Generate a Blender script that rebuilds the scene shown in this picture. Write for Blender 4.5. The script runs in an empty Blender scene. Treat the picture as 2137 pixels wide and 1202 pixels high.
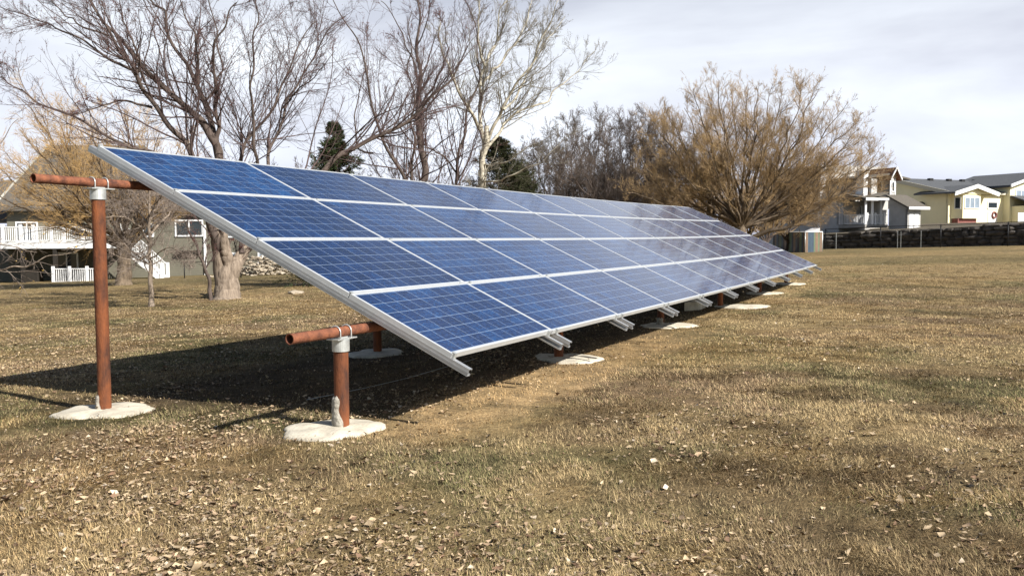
import bpy, math, random
import numpy as np
from mathutils import Matrix, Vector
R = math.radians
sc = bpy.context.scene
col = sc.collection

# ------------------------------------------------------------------ camera
H = 1.43
FPX, CX, CY = 1840.0, 1068.5, 601.0
g = np.array([.005, 1.0, .0589]); g /= np.linalg.norm(g)          # gravity in camera axes (x right, y down, z forward)
UPc = -g
FWc = np.array([0, 0, 1.]) - g * g[2]; FWc /= np.linalg.norm(FWc)
RTc = np.cross(FWc, UPc)
if RTc[0] < 0: RTc = -RTc
M = np.array([RTc, FWc, UPc])                                      # camera axes -> world
CAMP = np.array([0, 0, H])
cam_d = bpy.data.cameras.new('camera'); cam = bpy.data.objects.new('camera', cam_d); col.objects.link(cam)
cam_d.sensor_width = 36; cam_d.lens = 36 * FPX / 2137; cam_d.clip_end = 4000; cam_d.clip_start = .05
B = np.array([M[:, 0], -M[:, 1], -M[:, 2]]).T
mw = Matrix([[*B[0], 0], [*B[1], 0], [*B[2], H], [0, 0, 0, 1]])
cam.matrix_world = mw
sc.camera = cam
sc.render.resolution_x, sc.render.resolution_y = 1024, 575

# ------------------------------------------------------------------ sun, sky, exposure
SUN = np.array([.6124, -.4950, .6164])                             # towards the sun
sl = bpy.data.lights.new('sun', 'SUN'); so = bpy.data.objects.new('sun', sl); col.objects.link(so)
sl.energy = 5.0; sl.angle = R(.5); sl.color = (1.0, .95, .87)
so.rotation_euler = Vector(SUN).to_track_quat('Z', 'Y').to_euler(); so.location = (20, -15, 30)
sc.view_settings.view_transform = 'Standard'; sc.view_settings.look = 'None'
sc.view_settings.exposure = 0.74; sc.view_settings.gamma = 1
w = bpy.data.worlds.new('World'); sc.world = w; w.use_nodes = True
nt = w.node_tree; N = nt.nodes; L = nt.links; N.clear()
def wn(t, **k):
    n = N.new(t)
    for a, b in k.items(): setattr(n, a, b)
    return n
out = wn('ShaderNodeOutputWorld'); bg = wn('ShaderNodeBackground'); bg.inputs[1].default_value = .058
sky = wn('ShaderNodeTexSky', sky_type='NISHITA', sun_disc=False)
sky.sun_elevation = R(38); sky.sun_rotation = math.atan2(SUN[0], SUN[1]); sky.dust_density = 1.0
tc = wn('ShaderNodeTexCoord')
mp = wn('ShaderNodeMapping'); mp.inputs['Scale'].default_value = (1, .8, 3.6); mp.inputs['Rotation'].default_value = (.12, .2, .3)
L.new(tc.outputs['Generated'], mp.inputs[0])
n1 = wn('ShaderNodeTexNoise'); n1.inputs['Scale'].default_value = 2.3; n1.inputs['Detail'].default_value = 6; n1.inputs['Roughness'].default_value = .5; n1.inputs['Distortion'].default_value = .25
L.new(mp.outputs[0], n1.inputs['Vector'])
cr = wn('ShaderNodeValToRGB'); e = cr.color_ramp.elements
e[0].position = .34; e[0].color = (6.5, 6.8, 7.9, 1); e[1].position = .64; e[1].color = (10.9, 11.5, 12.3, 1)
L.new(n1.outputs['Fac'], cr.inputs[0])
sep = wn('ShaderNodeSeparateXYZ'); L.new(tc.outputs['Generated'], sep.inputs[0])
# low cloud is more lavender, higher cloud is whiter
mr = wn('ShaderNodeMapRange'); mr.inputs[1].default_value = .0; mr.inputs[2].default_value = .60; L.new(sep.outputs['Z'], mr.inputs[0])
lo = wn('ShaderNodeMixRGB', blend_type='MULTIPLY'); lo.inputs[0].default_value = 1
lr = wn('ShaderNodeValToRGB'); lr.color_ramp.elements[0].color = (.86, .86, .95, 1); lr.color_ramp.elements[1].color = (.34, .36, .42, 1)
k = lr.color_ramp.elements.new(.32); k.color = (1.10, 1.10, 1.09, 1); k = lr.color_ramp.elements.new(.46); k.color = (.80, .81, .84, 1)
L.new(mr.outputs[0], lr.inputs[0]); L.new(cr.outputs[0], lo.inputs[1]); L.new(lr.outputs[0], lo.inputs[2])
# cover: the cloud sheet lies to the north (+y), clear blue behind and overhead
dt = wn('ShaderNodeVectorMath', operation='DOT_PRODUCT'); dt.inputs[1].default_value = (-.08, .98, .12); L.new(tc.outputs['Generated'], dt.inputs[0])
cv = wn('ShaderNodeMapRange', interpolation_type='SMOOTHSTEP'); cv.inputs[1].default_value = .15; cv.inputs[2].default_value = .72; cv.inputs[3].default_value = .06; cv.inputs[4].default_value = .97
L.new(dt.outputs['Value'], cv.inputs[0])
hi = wn('ShaderNodeMapRange', interpolation_type='SMOOTHSTEP'); hi.inputs[1].default_value = .24; hi.inputs[2].default_value = .50; hi.inputs[3].default_value = 1; hi.inputs[4].default_value = .06
zz0 = wn('ShaderNodeMath', operation='MULTIPLY_ADD'); L.new(n1.outputs['Fac'], zz0.inputs[0]); zz0.inputs[1].default_value = -.35; L.new(sep.outputs['Z'], zz0.inputs[2])
zz1 = wn('ShaderNodeMath', operation='ADD'); L.new(zz0.outputs[0], zz1.inputs[0]); zz1.inputs[1].default_value = .17; L.new(zz1.outputs[0], hi.inputs[0])
cvm = wn('ShaderNodeMath', operation='MULTIPLY'); L.new(cv.outputs[0], cvm.inputs[0]); L.new(hi.outputs[0], cvm.inputs[1])
mx = wn('ShaderNodeMixRGB'); L.new(cvm.outputs[0], mx.inputs[0]); L.new(sky.outputs[0], mx.inputs[1]); L.new(lo.outputs[0], mx.inputs[2])
L.new(mx.outputs[0], bg.inputs[0]); L.new(bg.outputs[0], out.inputs[0])

# ------------------------------------------------------------------ helpers
def tag(o, label=None, cat=None, group=None, kind=None):
    if label: o['label'] = label
    if cat: o['category'] = cat
    if group: o['group'] = group
    if kind: o['kind'] = kind
    return o
def empty(name, loc, label=None, cat=None, group=None):
    o = bpy.data.objects.new(name, None); col.objects.link(o); o.location = Vector([float(a) for a in loc]); o.empty_display_size = .2
    return tag(o, label, cat, group)
def wloc(o):
    v = np.zeros(3)
    while o is not None: v = v + np.array(o.location); o = o.parent
    return v
def mesh_np(name, V, F, mats, parent=None, smooth=False, mi=None, colr=None, uv=None):
    """V (n,3) world coordinates; F (m,k) equal-sized faces, or a list of faces"""
    V = np.asarray(V, float)
    if parent is not None: V = V - wloc(parent)
    me = bpy.data.meshes.new(name)
    if isinstance(F, np.ndarray):
        m, k = F.shape
        me.vertices.add(len(V)); me.vertices.foreach_set('co', V.astype(np.float32).ravel())
        me.loops.add(m * k); me.loops.foreach_set('vertex_index', F.astype(np.int32).ravel())
        me.polygons.add(m); me.polygons.foreach_set('loop_start', (np.arange(m) * k).astype(np.int32))
        if smooth: me.polygons.foreach_set('use_smooth', np.ones(m, bool))
        me.update(calc_edges=True)
    else:
        me.from_pydata([tuple(map(float, v)) for v in V], [], [tuple(map(int, f)) for f in F])
        if smooth: me.polygons.foreach_set('use_smooth', np.ones(len(me.polygons), bool))
    if not isinstance(mats, (list, tuple)): mats = [mats]
    for mm in mats: me.materials.append(mm)
    if mi is not None: me.polygons.foreach_set('material_index', np.asarray(mi, np.int32))
    if colr is not None:
        a = me.color_attributes.new('col', 'FLOAT_COLOR', 'POINT')
        a.data.foreach_set('color', np.c_[colr, np.ones(len(colr))].astype(np.float32).ravel())
    if uv is not None:
        u = me.uv_layers.new(name='UVMap'); u.data.foreach_set('uv', np.asarray(uv, np.float32).ravel())
    o = bpy.data.objects.new(name, me); col.objects.link(o)
    if parent is not None: o.parent = parent
    return o
class MB:
    """collects shapes of ONE part into one mesh"""
    def __init__(s): s.v = []; s.f = []
    def add(s, V, F):
        b = len(s.v); s.v += [tuple(map(float, p)) for p in V]; s.f += [tuple(b + i for i in f) for f in F]; return s
    def box8(s, P):   # bottom 4 (ccw), top 4
        return s.add(P, [(3, 2, 1, 0), (4, 5, 6, 7), (0, 1, 5, 4), (1, 2, 6, 5), (2, 3, 7, 6), (3, 0, 4, 7)])
    def box(s, x0, x1, y0, y1, z0, z1, T=None):
        P = [(x0, y0, z0), (x1, y0, z0), (x1, y1, z0), (x0, y1, z0), (x0, y0, z1), (x1, y0, z1), (x1, y1, z1), (x0, y1, z1)]
        if T: P = [T(*p) for p in P]
        return s.box8(P)
    def prism(s, poly, thick):      # planar polygon (list of 3D points) extruded by a vector
        n = len(poly); A = [np.array(p, float) for p in poly]; Bp = [p + np.array(thick, float) for p in A]
        return s.add(A + Bp, [tuple(range(n))[::-1], tuple(range(n, 2 * n))] + [(i, (i + 1) % n, n + (i + 1) % n, n + i) for i in range(n)])
    def tube(s, pts, rad, k=12, caps=True, closed=False):
        P = np.array(pts, float); n = len(P)
        rad = np.full(n, rad) if np.isscalar(rad) else np.asarray(rad, float)
        T = np.gradient(P, axis=0)
        if closed: T = np.roll(P, -1, 0) - np.roll(P, 1, 0)
        T /= np.linalg.norm(T, axis=1)[:, None]
        a = np.cross(T[0], [0, 0, 1.]) if abs(T[0][2]) < .9 else np.cross(T[0], [1., 0, 0]); a /= np.linalg.norm(a)
        V = []
        for i in range(n):
            a = a - T[i] * (a @ T[i]); a /= np.linalg.norm(a); b = np.cross(T[i], a)
            for j in range(k):
                t = 2 * math.pi * j / k; V.append(P[i] + rad[i] * (a * math.cos(t) + b * math.sin(t)))
        F = []
        m = n if closed else n - 1
        for i in range(m):
            for j in range(k):
                i2 = (i + 1) % n
                F.append((i * k + j, i * k + (j + 1) % k, i2 * k + (j + 1) % k, i2 * k + j))
        if caps and not closed: F += [tuple(range(k))[::-1], tuple((n - 1) * k + j for j in range(k))]
        return s.add(V, F)
    def build(s, name, mat, parent=None, smooth=False, bevel=0):
        o = mesh_np(name, s.v, s.f, mat, parent, smooth)
        if bevel:
            b = o.modifiers.new('bevel', 'BEVEL'); b.width = bevel; b.segments = 2; b.limit_method = 'ANGLE'
        return o
def at(x, y, d):
    """world point seen at photo pixel (x, y) when it is d metres ahead of the camera"""
    return M @ np.array([(x - CX) / FPX * d, (y - CY) / FPX * d, d]) + CAMP

# value noise
def _h(i, j, s):
    n = (i.astype(np.int64) * 374761393 + j.astype(np.int64) * 668265263 + s * 974634777) & 0xffffffff
    n = ((n ^ (n >> 13)) * 1274126177) & 0xffffffff
    return ((n ^ (n >> 16)) & 0xffff) / 65535.0
def vn(x, y, s=0):
    i = np.floor(x); j = np.floor(y); fx = x - i; fy = y - j; i = i.astype(np.int64); j = j.astype(np.int64)
    fx = fx * fx * (3 - 2 * fx); fy = fy * fy * (3 - 2 * fy)
    return (_h(i, j, s) * (1 - fx) + _h(i + 1, j, s) * fx) * (1 - fy) + (_h(i, j + 1, s) * (1 - fx) + _h(i + 1, j + 1, s) * fx) * fy
def fbm(x, y, f, s=0, o=4):
    a = 0; t = 0; amp = 1
    for k in range(o): a = a + amp * vn(x * f + 17.3 * k, y * f + 5.1 * k, s + k); t += amp; amp *= .55; f *= 2.03
    return a / t
def sst(x, a, b):
    t = np.clip((x - a) / (b - a), 0, 1); return t * t * (3 - 2 * t)

# ------------------------------------------------------------------ array geometry (fitted)
UW = np.array([.44020, .89790, .0]); UW /= np.linalg.norm(UW)
VW = np.array([.81556, -.39962, -.41853]); VW -= UW * (VW @ UW); VW /= np.linalg.norm(VW)
NW = np.cross(VW, UW); NW = NW / np.linalg.norm(NW)
if NW[2] > 0: NW = -NW                                             # NW points down, below the panels
A0 = np.array([-3.73, 8.02, 2.265])
PU, PV = 1.863, 1.01
def arr(u, v, n=0.):
    s = u / (PU * 11); return A0 + UW * u + VW * v + NW * (n + .048 * 4 * s * (1 - s))
VH = np.array([-UW[1], UW[0]])                                     # horizontal, pointing behind the array
QF = arr(0, 4.04)[:2]                                              # a point under the front edge
def back(x, y): return (x - QF[0]) * VH[0] + (y - QF[1]) * VH[1]     # metres behind the front edge
def along(x, y): return (x - QF[0]) * UW[0] + (y - QF[1]) * UW[1]
def gz(x, y):
    x = np.asarray(x, float); y = np.asarray(y, float)
    q = back(x, y) - .7
    z = -.033 * np.where(q > 0, np.minimum(q, 70), 0) * sst(q, -.5, 3) + .03 * np.minimum(np.maximum(-q, 0), 30) * sst(y, 18, 50)
    z = z + .006 * np.clip(y - 20, 0, 90)
    z = z + (fbm(x, y, .35, 3, 3) - .5) * .10 * sst(np.hypot(x, y), 4, 30) + (fbm(x, y, 2.2, 9, 2) - .5) * .025
    return z
def gzf(x, y): return float(gz(np.array([x]), np.array([y]))[0])

# ------------------------------------------------------------------ materials
def mat(name, base=(.5, .5, .5), rough=.7, metal=0., spec=.5, noise=0., scale=8., bump=0., bscale=None, coords='Object', col2=None, attr=False, detail=5., stretch=None):
    m = bpy.data.materials.new(name); m.use_nodes = True; t = m.node_tree; p = t.nodes['Principled BSDF']
    p.inputs['Roughness'].default_value = rough; p.inputs['Metallic'].default_value = metal; p.inputs['Specular IOR Level'].default_value = spec
    p.inputs['Base Color'].default_value = (*base, 1)
    tcn = t.nodes.new('ShaderNodeTexCoord'); vec = tcn.outputs[coords]
    if stretch:
        mpn = t.nodes.new('ShaderNodeMapping'); mpn.inputs['Scale'].default_value = stretch; t.links.new(vec, mpn.inputs[0]); vec = mpn.outputs[0]
    src = None
    if attr:
        a = t.nodes.new('ShaderNodeVertexColor'); a.layer_name = 'col'; src = a.outputs[0]
    if noise or col2:
        nz = t.nodes.new('ShaderNodeTexNoise'); nz.inputs['Scale'].default_value = scale; nz.inputs['Detail'].default_value = detail; nz.inputs['Roughness'].default_value = .65
        t.links.new(vec, nz.inputs['Vector'])
        rp = t.nodes.new('ShaderNodeValToRGB'); rp.color_ramp.elements[0].position = .32; rp.color_ramp.elements[1].position = .68
        if col2:
            rp.color_ramp.elements[0].color = (*base, 1); rp.color_ramp.elements[1].color = (*col2, 1)
            t.links.new(nz.outputs['Fac'], rp.inputs[0]); t.links.new(rp.outputs[0], p.inputs['Base Color'])
        else:
            rp.color_ramp.elements[0].color = (1 - noise,) * 3 + (1,); rp.color_ramp.elements[1].color = (1 + noise,) * 3 + (1,)
            t.links.new(nz.outputs['Fac'], rp.inputs[0])
            mm = t.nodes.new('ShaderNodeMixRGB'); mm.blend_type = 'MULTIPLY'; mm.inputs[0].default_value = 1; mm.inputs[1].default_value = (*base, 1)
            if src: t.links.new(src, mm.inputs[1])
            t.links.new(rp.outputs[0], mm.inputs[2]); t.links.new(mm.outputs[0], p.inputs['Base Color'])
    elif src: t.links.new(src, p.inputs['Base Color'])
    if bump:
        nb = t.nodes.new('ShaderNodeTexNoise'); nb.inputs['Scale'].default_value = bscale or scale * 3; nb.inputs['Detail'].default_value = 6
        t.links.new(vec, nb.inputs['Vector'])
        bp = t.nodes.new('ShaderNodeBump'); bp.inputs['Strength'].default_value = bump; bp.inputs['Distance'].default_value = .02
        t.links.new(nb.outputs['Fac'], bp.inputs['Height']); t.links.new(bp.outputs[0], p.inputs['Normal'])
    return m
def siding(name, base, pitch=.12, noise=.12):
    """lap siding: a saw-tooth bump up the wall"""
    m = mat(name, base, .75, noise=noise, scale=1.2)
    t = m.node_tree; p = t.nodes['Principled BSDF']; ge = t.nodes.new('ShaderNodeNewGeometry'); sp = t.nodes.new('ShaderNodeSeparateXYZ'); t.links.new(ge.outputs['Position'], sp.inputs[0])
    d = t.nodes.new('ShaderNodeMath'); d.operation = 'DIVIDE'; d.inputs[1].default_value = pitch; t.links.new(sp.outputs['Z'], d.inputs[0])
    f = t.nodes.new('ShaderNodeMath'); f.operation = 'FRACT'; t.links.new(d.outputs[0], f.inputs[0])
    iv = t.nodes.new('ShaderNodeMath'); iv.operation = 'SUBTRACT'; iv.inputs[0].default_value = 1; t.links.new(f.outputs[0], iv.inputs[1])
    bp = t.nodes.new('ShaderNodeBump'); bp.inputs['Strength'].default_value = 1; bp.inputs['Distance'].default_value = .05
    t.links.new(iv.outputs[0], bp.inputs['Height']); t.links.new(bp.outputs[0], p.inputs['Normal'])
    return m
m_rust = mat('rusted_steel', (.050, .018, .010), .85, noise=.0, col2=(.26, .078, .022), scale=8, bump=.35, bscale=90, detail=8, stretch=(1, 1, .35))
m_rust2 = mat('rusted_steel_mottled', (.060, .020, .012), .8, col2=(.28, .098, .045), scale=14, bump=.3, bscale=70, detail=8)
m_galv = mat('galvanised_steel', (.55, .57, .56), .42, .55, noise=.18, scale=20)
m_alu = mat('aluminium_frame', (.62, .64, .65), .38, .35, noise=.05, scale=14)
m_rail = mat('aluminium_rail', (.50, .51, .52), .45, .65, noise=.08, scale=10)
m_conc = mat('footing_concrete', (.38, .34, .27), .95, col2=(.66, .61, .50), scale=6, bump=.35, bscale=50, detail=9)
m_mortar = mat('mortar', (.20, .18, .15), .95, col2=(.38, .36, .31), scale=22, bump=.8, bscale=45)
m_white = mat('white_paint', (.78, .79, .80), .6, noise=.06, scale=2)
m_glass = mat('dark_window_glass', (.03, .04, .05), .08, spec=.8)
m_glassb = mat('curtained_window_glass', (.22, .28, .36), .12, spec=.8, noise=.2, scale=3)
m_black = mat('black_metal', (.012, .012, .013), .5)
m_bark = mat('grey_brown_bark', (.10, .075, .055), .95, col2=(.36, .29, .225), scale=3.5, bump=1.0, bscale=14, detail=8, stretch=(3, 3, .6))
m_barkd = mat('dark_bark', (.045, .032, .026), .95, col2=(.13, .10, .085), scale=6, bump=.6, bscale=25, stretch=(2, 2, .7))
m_barkp = mat('pale_bark', (.26, .23, .17), .9, col2=(.60, .56, .46), scale=4, bump=.4, bscale=20, stretch=(1, 1, 2.2))
m_barkw = mat('willow_bark', (.060, .042, .028), .95, col2=(.21, .16, .11), scale=4, bump=.7, bscale=16, stretch=(2, 2, .6))
def twigm(n, a, b, s=1.2): return mat(n, a, .85, col2=b, scale=s)
t_maple = twigm('maple_twigs', (.040, .026, .026), (.125, .085, .078))
t_bud = twigm('maple_buds', (.12, .03, .03), (.22, .08, .065), 6)
t_aspen = twigm('aspen_twigs', (.13, .115, .09), (.27, .25, .20))
t_willow = twigm('willow_twigs', (.17, .115, .058), (.46, .315, .155), .5)
t_willowy = twigm('yellow_willow_twigs', (.30, .19, .07), (.58, .38, .17), .6)
t_grey = twigm('grey_twigs', (.14, .11, .09), (.28, .225, .185))
t_brush = twigm('brush_twigs', (.050, .038, .031), (.155, .118, .095))

# ------------------------------------------------------------------ ground
def lawn(x, y):
    straw = np.array([.37, .275, .145]); green = np.array([.120, .115, .055]); brown = np.array([.215, .155, .086]); orange = np.array([.56, .40, .22]); pink = np.array([.31, .215, .135])
    a = sst(fbm(x, y, .7, 21), .42, .58)[:, None]; b = sst(fbm(x, y, .42, 33, 5), .46, .62)[:, None]; c2 = sst(fbm(x, y * 1.0, 3.1, 41, 3), .5, .7)[:, None]
    pk = sst(fbm(x, y * 1.6, .30, 61, 4), .52, .64)[:, None]; og = sst(fbm(x, y * 1.8, .34, 66, 4), .54, .66)[:, None]
    c = straw * a + brown * (1 - a)
    c = c * (1 - .72 * b) + green * .72 * b
    c = c * (1 - .65 * pk) + pink * .65 * pk
    c = c * (1 - .6 * og) + np.array([.36, .245, .115]) * .6 * og
    c = c * (1 - .35 * c2) + straw * .35 * c2
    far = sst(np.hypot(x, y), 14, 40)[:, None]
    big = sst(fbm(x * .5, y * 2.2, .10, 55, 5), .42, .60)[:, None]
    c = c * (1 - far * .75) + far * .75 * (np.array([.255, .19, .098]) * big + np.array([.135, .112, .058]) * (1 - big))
    q = back(x, y); al = along(x, y); nn = (fbm(x, y, 1.4, 71, 3) - .5)
    strip = sst(q + nn * .6, -.38, .05) * (1 - sst(q + nn * .5, .6, 1.0)) * sst(al, -1.0, .2) * (1 - sst(al, 21, 23))
    strip = np.minimum(1, 1.15 * strip * (.35 + .65 * (1 - sst(al, 4, 7))) * (.45 + .55 * sst(fbm(x, y, .8, 77, 3), .3, .5)))[:, None]
    c = c * (1 - strip * .85) + orange * strip * .85
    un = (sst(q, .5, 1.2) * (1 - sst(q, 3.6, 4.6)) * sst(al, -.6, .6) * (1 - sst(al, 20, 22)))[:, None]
    c = c * (1 - un * .75) + np.array([.085, .060, .040]) * un * .75  # brown soil under the array, its colour darkened further to deepen the shade
    return c
def axis(a, b, fine0, fine1, step, grow=1.16):
    xs = list(np.arange(fine0, fine1, step)); s = step; v = xs[-1]
    while v < b: s *= grow; v += s; xs.append(v)
    s = step; v = xs[0]; pre = []
    while v > a: s *= grow; v -= s; pre.append(v)
    return np.array(pre[::-1] + xs)
gx = axis(-1500, 1500, -11, 13, .09); gy = axis(-60, 2500, 2.2, 26, .09)
XX, YY = np.meshgrid(gx, gy); xf = XX.ravel(); yf = YY.ravel()
nx, ny = len(gx), len(gy)
idx = np.arange(nx * ny).reshape(ny, nx)
F = np.stack([idx[:-1, :-1], idx[:-1, 1:], idx[1:, 1:], idx[1:, :-1]], -1).reshape(-1, 4)
m_ground = mat('dry_lawn', attr=True, rough=1, spec=.1, noise=.42, scale=26, bump=.9, bscale=60, detail=9)
def add_far_noise(m):
    t = m.node_tree; p = t.nodes['Principled BSDF']; src = p.inputs['Base Color'].links[0].from_socket
    tcn = t.nodes.new('ShaderNodeTexCoord'); nz = t.nodes.new('ShaderNodeTexNoise'); nz.inputs['Scale'].default_value = 3.2; nz.inputs['Detail'].default_value = 8; nz.inputs['Roughness'].default_value = .72
    t.links.new(tcn.outputs['Object'], nz.inputs['Vector']); r = t.nodes.new('ShaderNodeValToRGB'); r.color_ramp.elements[0].position = .36; r.color_ramp.elements[1].position = .66
    r.color_ramp.elements[0].color = (.55, .56, .55, 1); r.color_ramp.elements[1].color = (1.5, 1.45, 1.35, 1); t.links.new(nz.outputs[0], r.inputs[0])
    mm = t.nodes.new('ShaderNodeMixRGB'); mm.blend_type = 'MULTIPLY'; mm.inputs[0].default_value = 1; t.links.new(src, mm.inputs[1]); t.links.new(r.outputs[0], mm.inputs[2]); t.links.new(mm.outputs[0], p.inputs['Base Color'])
add_far_noise(m_ground)
gcol = lawn(xf, yf) * (.58 + .34 * sst(np.hypot(xf, yf), 14, 42))[:, None]  # near ground darkened: shade in the gaps between blades, put into the colour
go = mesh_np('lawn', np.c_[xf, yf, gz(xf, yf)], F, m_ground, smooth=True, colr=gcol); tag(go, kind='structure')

rng = np.random.default_rng(7)
# footing positions: (u, v, radius)
VB, VF, OFF = .46, 3.26, .19
FU = [-.29 + 4.14 * k for k in range(6)]
FU[-1] = 20.2
pads = []
for k, u in enumerate(FU):
    for v in (VF, VB):
        P = arr(u, v, OFF); z = gzf(P[0], P[1]); pads.append((u, v, P, z))
padxy = np.array([[p[2][0], p[2][1]] for p in pads])
PADC = padxy + np.array([[(-.07, -.03), (.02, 0)][i % 2] if i < 2 else [tuple(-VH * .10 + UW[:2] * .06), (0, 0)][i % 2] for i in range(len(pads))])
PADC[6] = padxy[6] - VH * .42 + UW[:2] * .15
def pad_r(i, th):
    if i == 6: return .50 * (1 + .12 * np.sin(2 * th + 1) + .06 * np.sin(3 * th) + .03 * np.sin(9 * th))
    base = [.355, .36][i % 2] + (.03 * math.sin(i * 2.3)) + (.07 if i > 1 and i % 2 == 0 else 0); s = i * 1.7
    return base * (1 + .10 * np.sin(2 * th + s) + .07 * np.sin(3 * th + 2 * s) + .04 * np.sin(7 * th + s) + .02 * np.sin(15 * th + 3 * s))
def in_pad(x, y, k=1.):
    r = np.zeros(len(x), bool)
    for i, c in enumerate(PADC):
        dx = x - c[0]; dy = y - c[1]; r |= np.hypot(dx, dy) < pad_r(i, np.arctan2(dy, dx)) * k
    return r

# grass blades
def scatter(n, r0, r1, half):
    r = np.exp(rng.uniform(math.log(r0), math.log(r1), n)); th = rng.uniform(-half, half, n)
    return r * np.sin(th), r * np.cos(th), r
NB = 1150000
x, y, r = scatter(NB, 3.0, 52, .72)
q = back(x, y); al = along(x, y)
strip = (q > -.25 + .5 * (fbm(x, y, 1.4, 71, 3) - .5)) & (q < .9) & (al > -.3) & (al < 8)
under = (q > .5) & (q < 4.2) & (al > 0) & (al < 20.5)
bare = sst(fbm(x, y, 1.9, 171, 4), .50, .66) * .55 + sst(fbm(x, y, 9, 181, 2), .5, .8) * .4
keep = ~in_pad(x, y, .92) & (rng.random(NB) > bare) & ~(strip & (rng.random(NB) < .72)) & ~(under & (rng.random(NB) < .6))
x, y, r = x[keep], y[keep], r[keep]; n = len(x)
cl = fbm(x, y, 6., 91, 2)
lnB = (.012 + .026 * rng.random(n)) * np.where(r > 10, .75, 1) * (.35 + 1.3 * cl) * (.7 + .7 * fbm(x, y, 1.3, 191, 2))
wd = (.0010 + .0010 * rng.random(n)) * np.clip(r / 4.5, 1, 6)
yaw = 4 * math.pi * fbm(x, y, 1.1, 201, 3) + rng.normal(0, 1.15, n); lay = np.clip(rng.normal(1.15, .32, n), .1, 1.54)      # lean from vertical
dx, dy = np.cos(yaw), np.sin(yaw); z = gz(x, y)
hx, hy, hz = np.sin(lay) * lnB * dx, np.sin(lay) * lnB * dy, np.cos(lay) * lnB + .004
pxn, pyn = -dy * wd, dx * wd
jz = rng.random(n) * .010
V = np.stack([np.c_[x - pxn, y - pyn, z + jz - .004], np.c_[x + pxn, y + pyn, z + jz - .004], np.c_[x + hx, y + hy, z + hz + jz]], 1).reshape(-1, 3)
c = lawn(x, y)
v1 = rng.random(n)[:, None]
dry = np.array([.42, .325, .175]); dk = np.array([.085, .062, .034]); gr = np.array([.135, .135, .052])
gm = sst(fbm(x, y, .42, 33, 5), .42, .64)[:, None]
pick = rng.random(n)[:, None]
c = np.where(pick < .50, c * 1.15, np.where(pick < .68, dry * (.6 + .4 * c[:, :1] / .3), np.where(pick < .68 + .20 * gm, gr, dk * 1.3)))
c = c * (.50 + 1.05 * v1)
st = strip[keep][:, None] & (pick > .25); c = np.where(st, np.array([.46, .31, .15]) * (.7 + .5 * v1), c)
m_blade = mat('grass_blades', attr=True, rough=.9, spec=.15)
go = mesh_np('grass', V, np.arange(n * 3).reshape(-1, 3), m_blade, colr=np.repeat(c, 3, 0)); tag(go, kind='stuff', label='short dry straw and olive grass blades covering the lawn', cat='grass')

# fallen leaves
NL = 300000
x, y, r = scatter(NL, 3.0, 60, .72)
q = back(x, y); al = along(x, y)
dens = sst(fbm(x, y, .8, 131, 3), .42, .68) * .8 + .10
dens *= .34 + .66 * sst(q, -2.6, 1.0)
dens = np.where((q > 4) & (q < 13) & (al < 12), dens + .55 * sst(fbm(x, y, .22, 140, 3), .3, .6), dens)
dens = np.where((q > -.7) & (q < .6) & (al > 0), dens * .25, dens)
dens = np.maximum(dens, .30 * sst(fbm(x, y, 1.3, 150, 3), .52, .66) * (y < 7))
keep = (rng.random(NL) < dens) & (~in_pad(x, y, .93) | (rng.random(NL) < .06))
x, y, r = x[keep], y[keep], r[keep]; n = len(x)
Ls = (.0045 + .021 * rng.random(n) ** 3.) * np.where(r > 9, 1.15, 1); Wd = Ls * rng.uniform(.22, .7, n)
yaw = rng.uniform(0, 2 * math.pi, n); f1 = rng.uniform(-.2, 1.1, n) * Wd; cu = rng.uniform(-.1, .9, n) * Ls; tl = rng.normal(0, .6, n)
loc = np.stack([np.c_[-Ls, 0 * Ls, cu * .6], np.c_[.1 * Ls, Wd, f1], np.c_[0 * Ls, 0 * Ls, -.002 + 0 * Ls], np.c_[-.1 * Ls, -Wd, f1 * rng.uniform(.2, 1.2, n)], np.c_[Ls, 0 * Ls, cu]], 1)
ct, stl = np.cos(tl)[:, None], np.sin(tl)[:, None]
loc = loc + rng.normal(0, .20, loc.shape) * Ls[:, None, None]
ly = loc[:, :, 1] * ct - loc[:, :, 2] * stl; lz = loc[:, :, 1] * stl + loc[:, :, 2] * ct; lx = loc[:, :, 0]
cw, sw = np.cos(yaw)[:, None], np.sin(yaw)[:, None]
z = gz(x, y)[:, None] + np.where(in_pad(x, y, .95), .034, 0)[:, None] + .001 + rng.random((n, 1)) * .016
V = np.stack([x[:, None] + lx * cw - ly * sw, y[:, None] + lx * sw + ly * cw, z + lz], 2).reshape(-1, 3)
b5 = (np.arange(n) * 5)[:, None]
F = np.concatenate([b5 + np.array([[0, 3, 2]]), b5 + np.array([[2, 3, 4]]), b5 + np.array([[0, 2, 1]]), b5 + np.array([[1, 2, 4]])], 1).reshape(-1, 3)
k = rng.random((n, 1)); c = np.where(k < .55, np.array([.48, .37, .24]), np.where(k < .75, np.array([.40, .285, .185]), np.where(k < .93, np.array([.20, .125, .08]), np.array([.60, .50, .38])))) * (.45 + .7 * rng.random((n, 1)))
m_leaf = mat('dead_leaf', attr=True, rough=.8, spec=.25)
go = mesh_np('fallen_leaves', V, F, m_leaf, colr=np.repeat(c, 5, 0)); tag(go, kind='stuff', label='pale tan dead leaves scattered over the lawn', cat='leaves')

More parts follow.
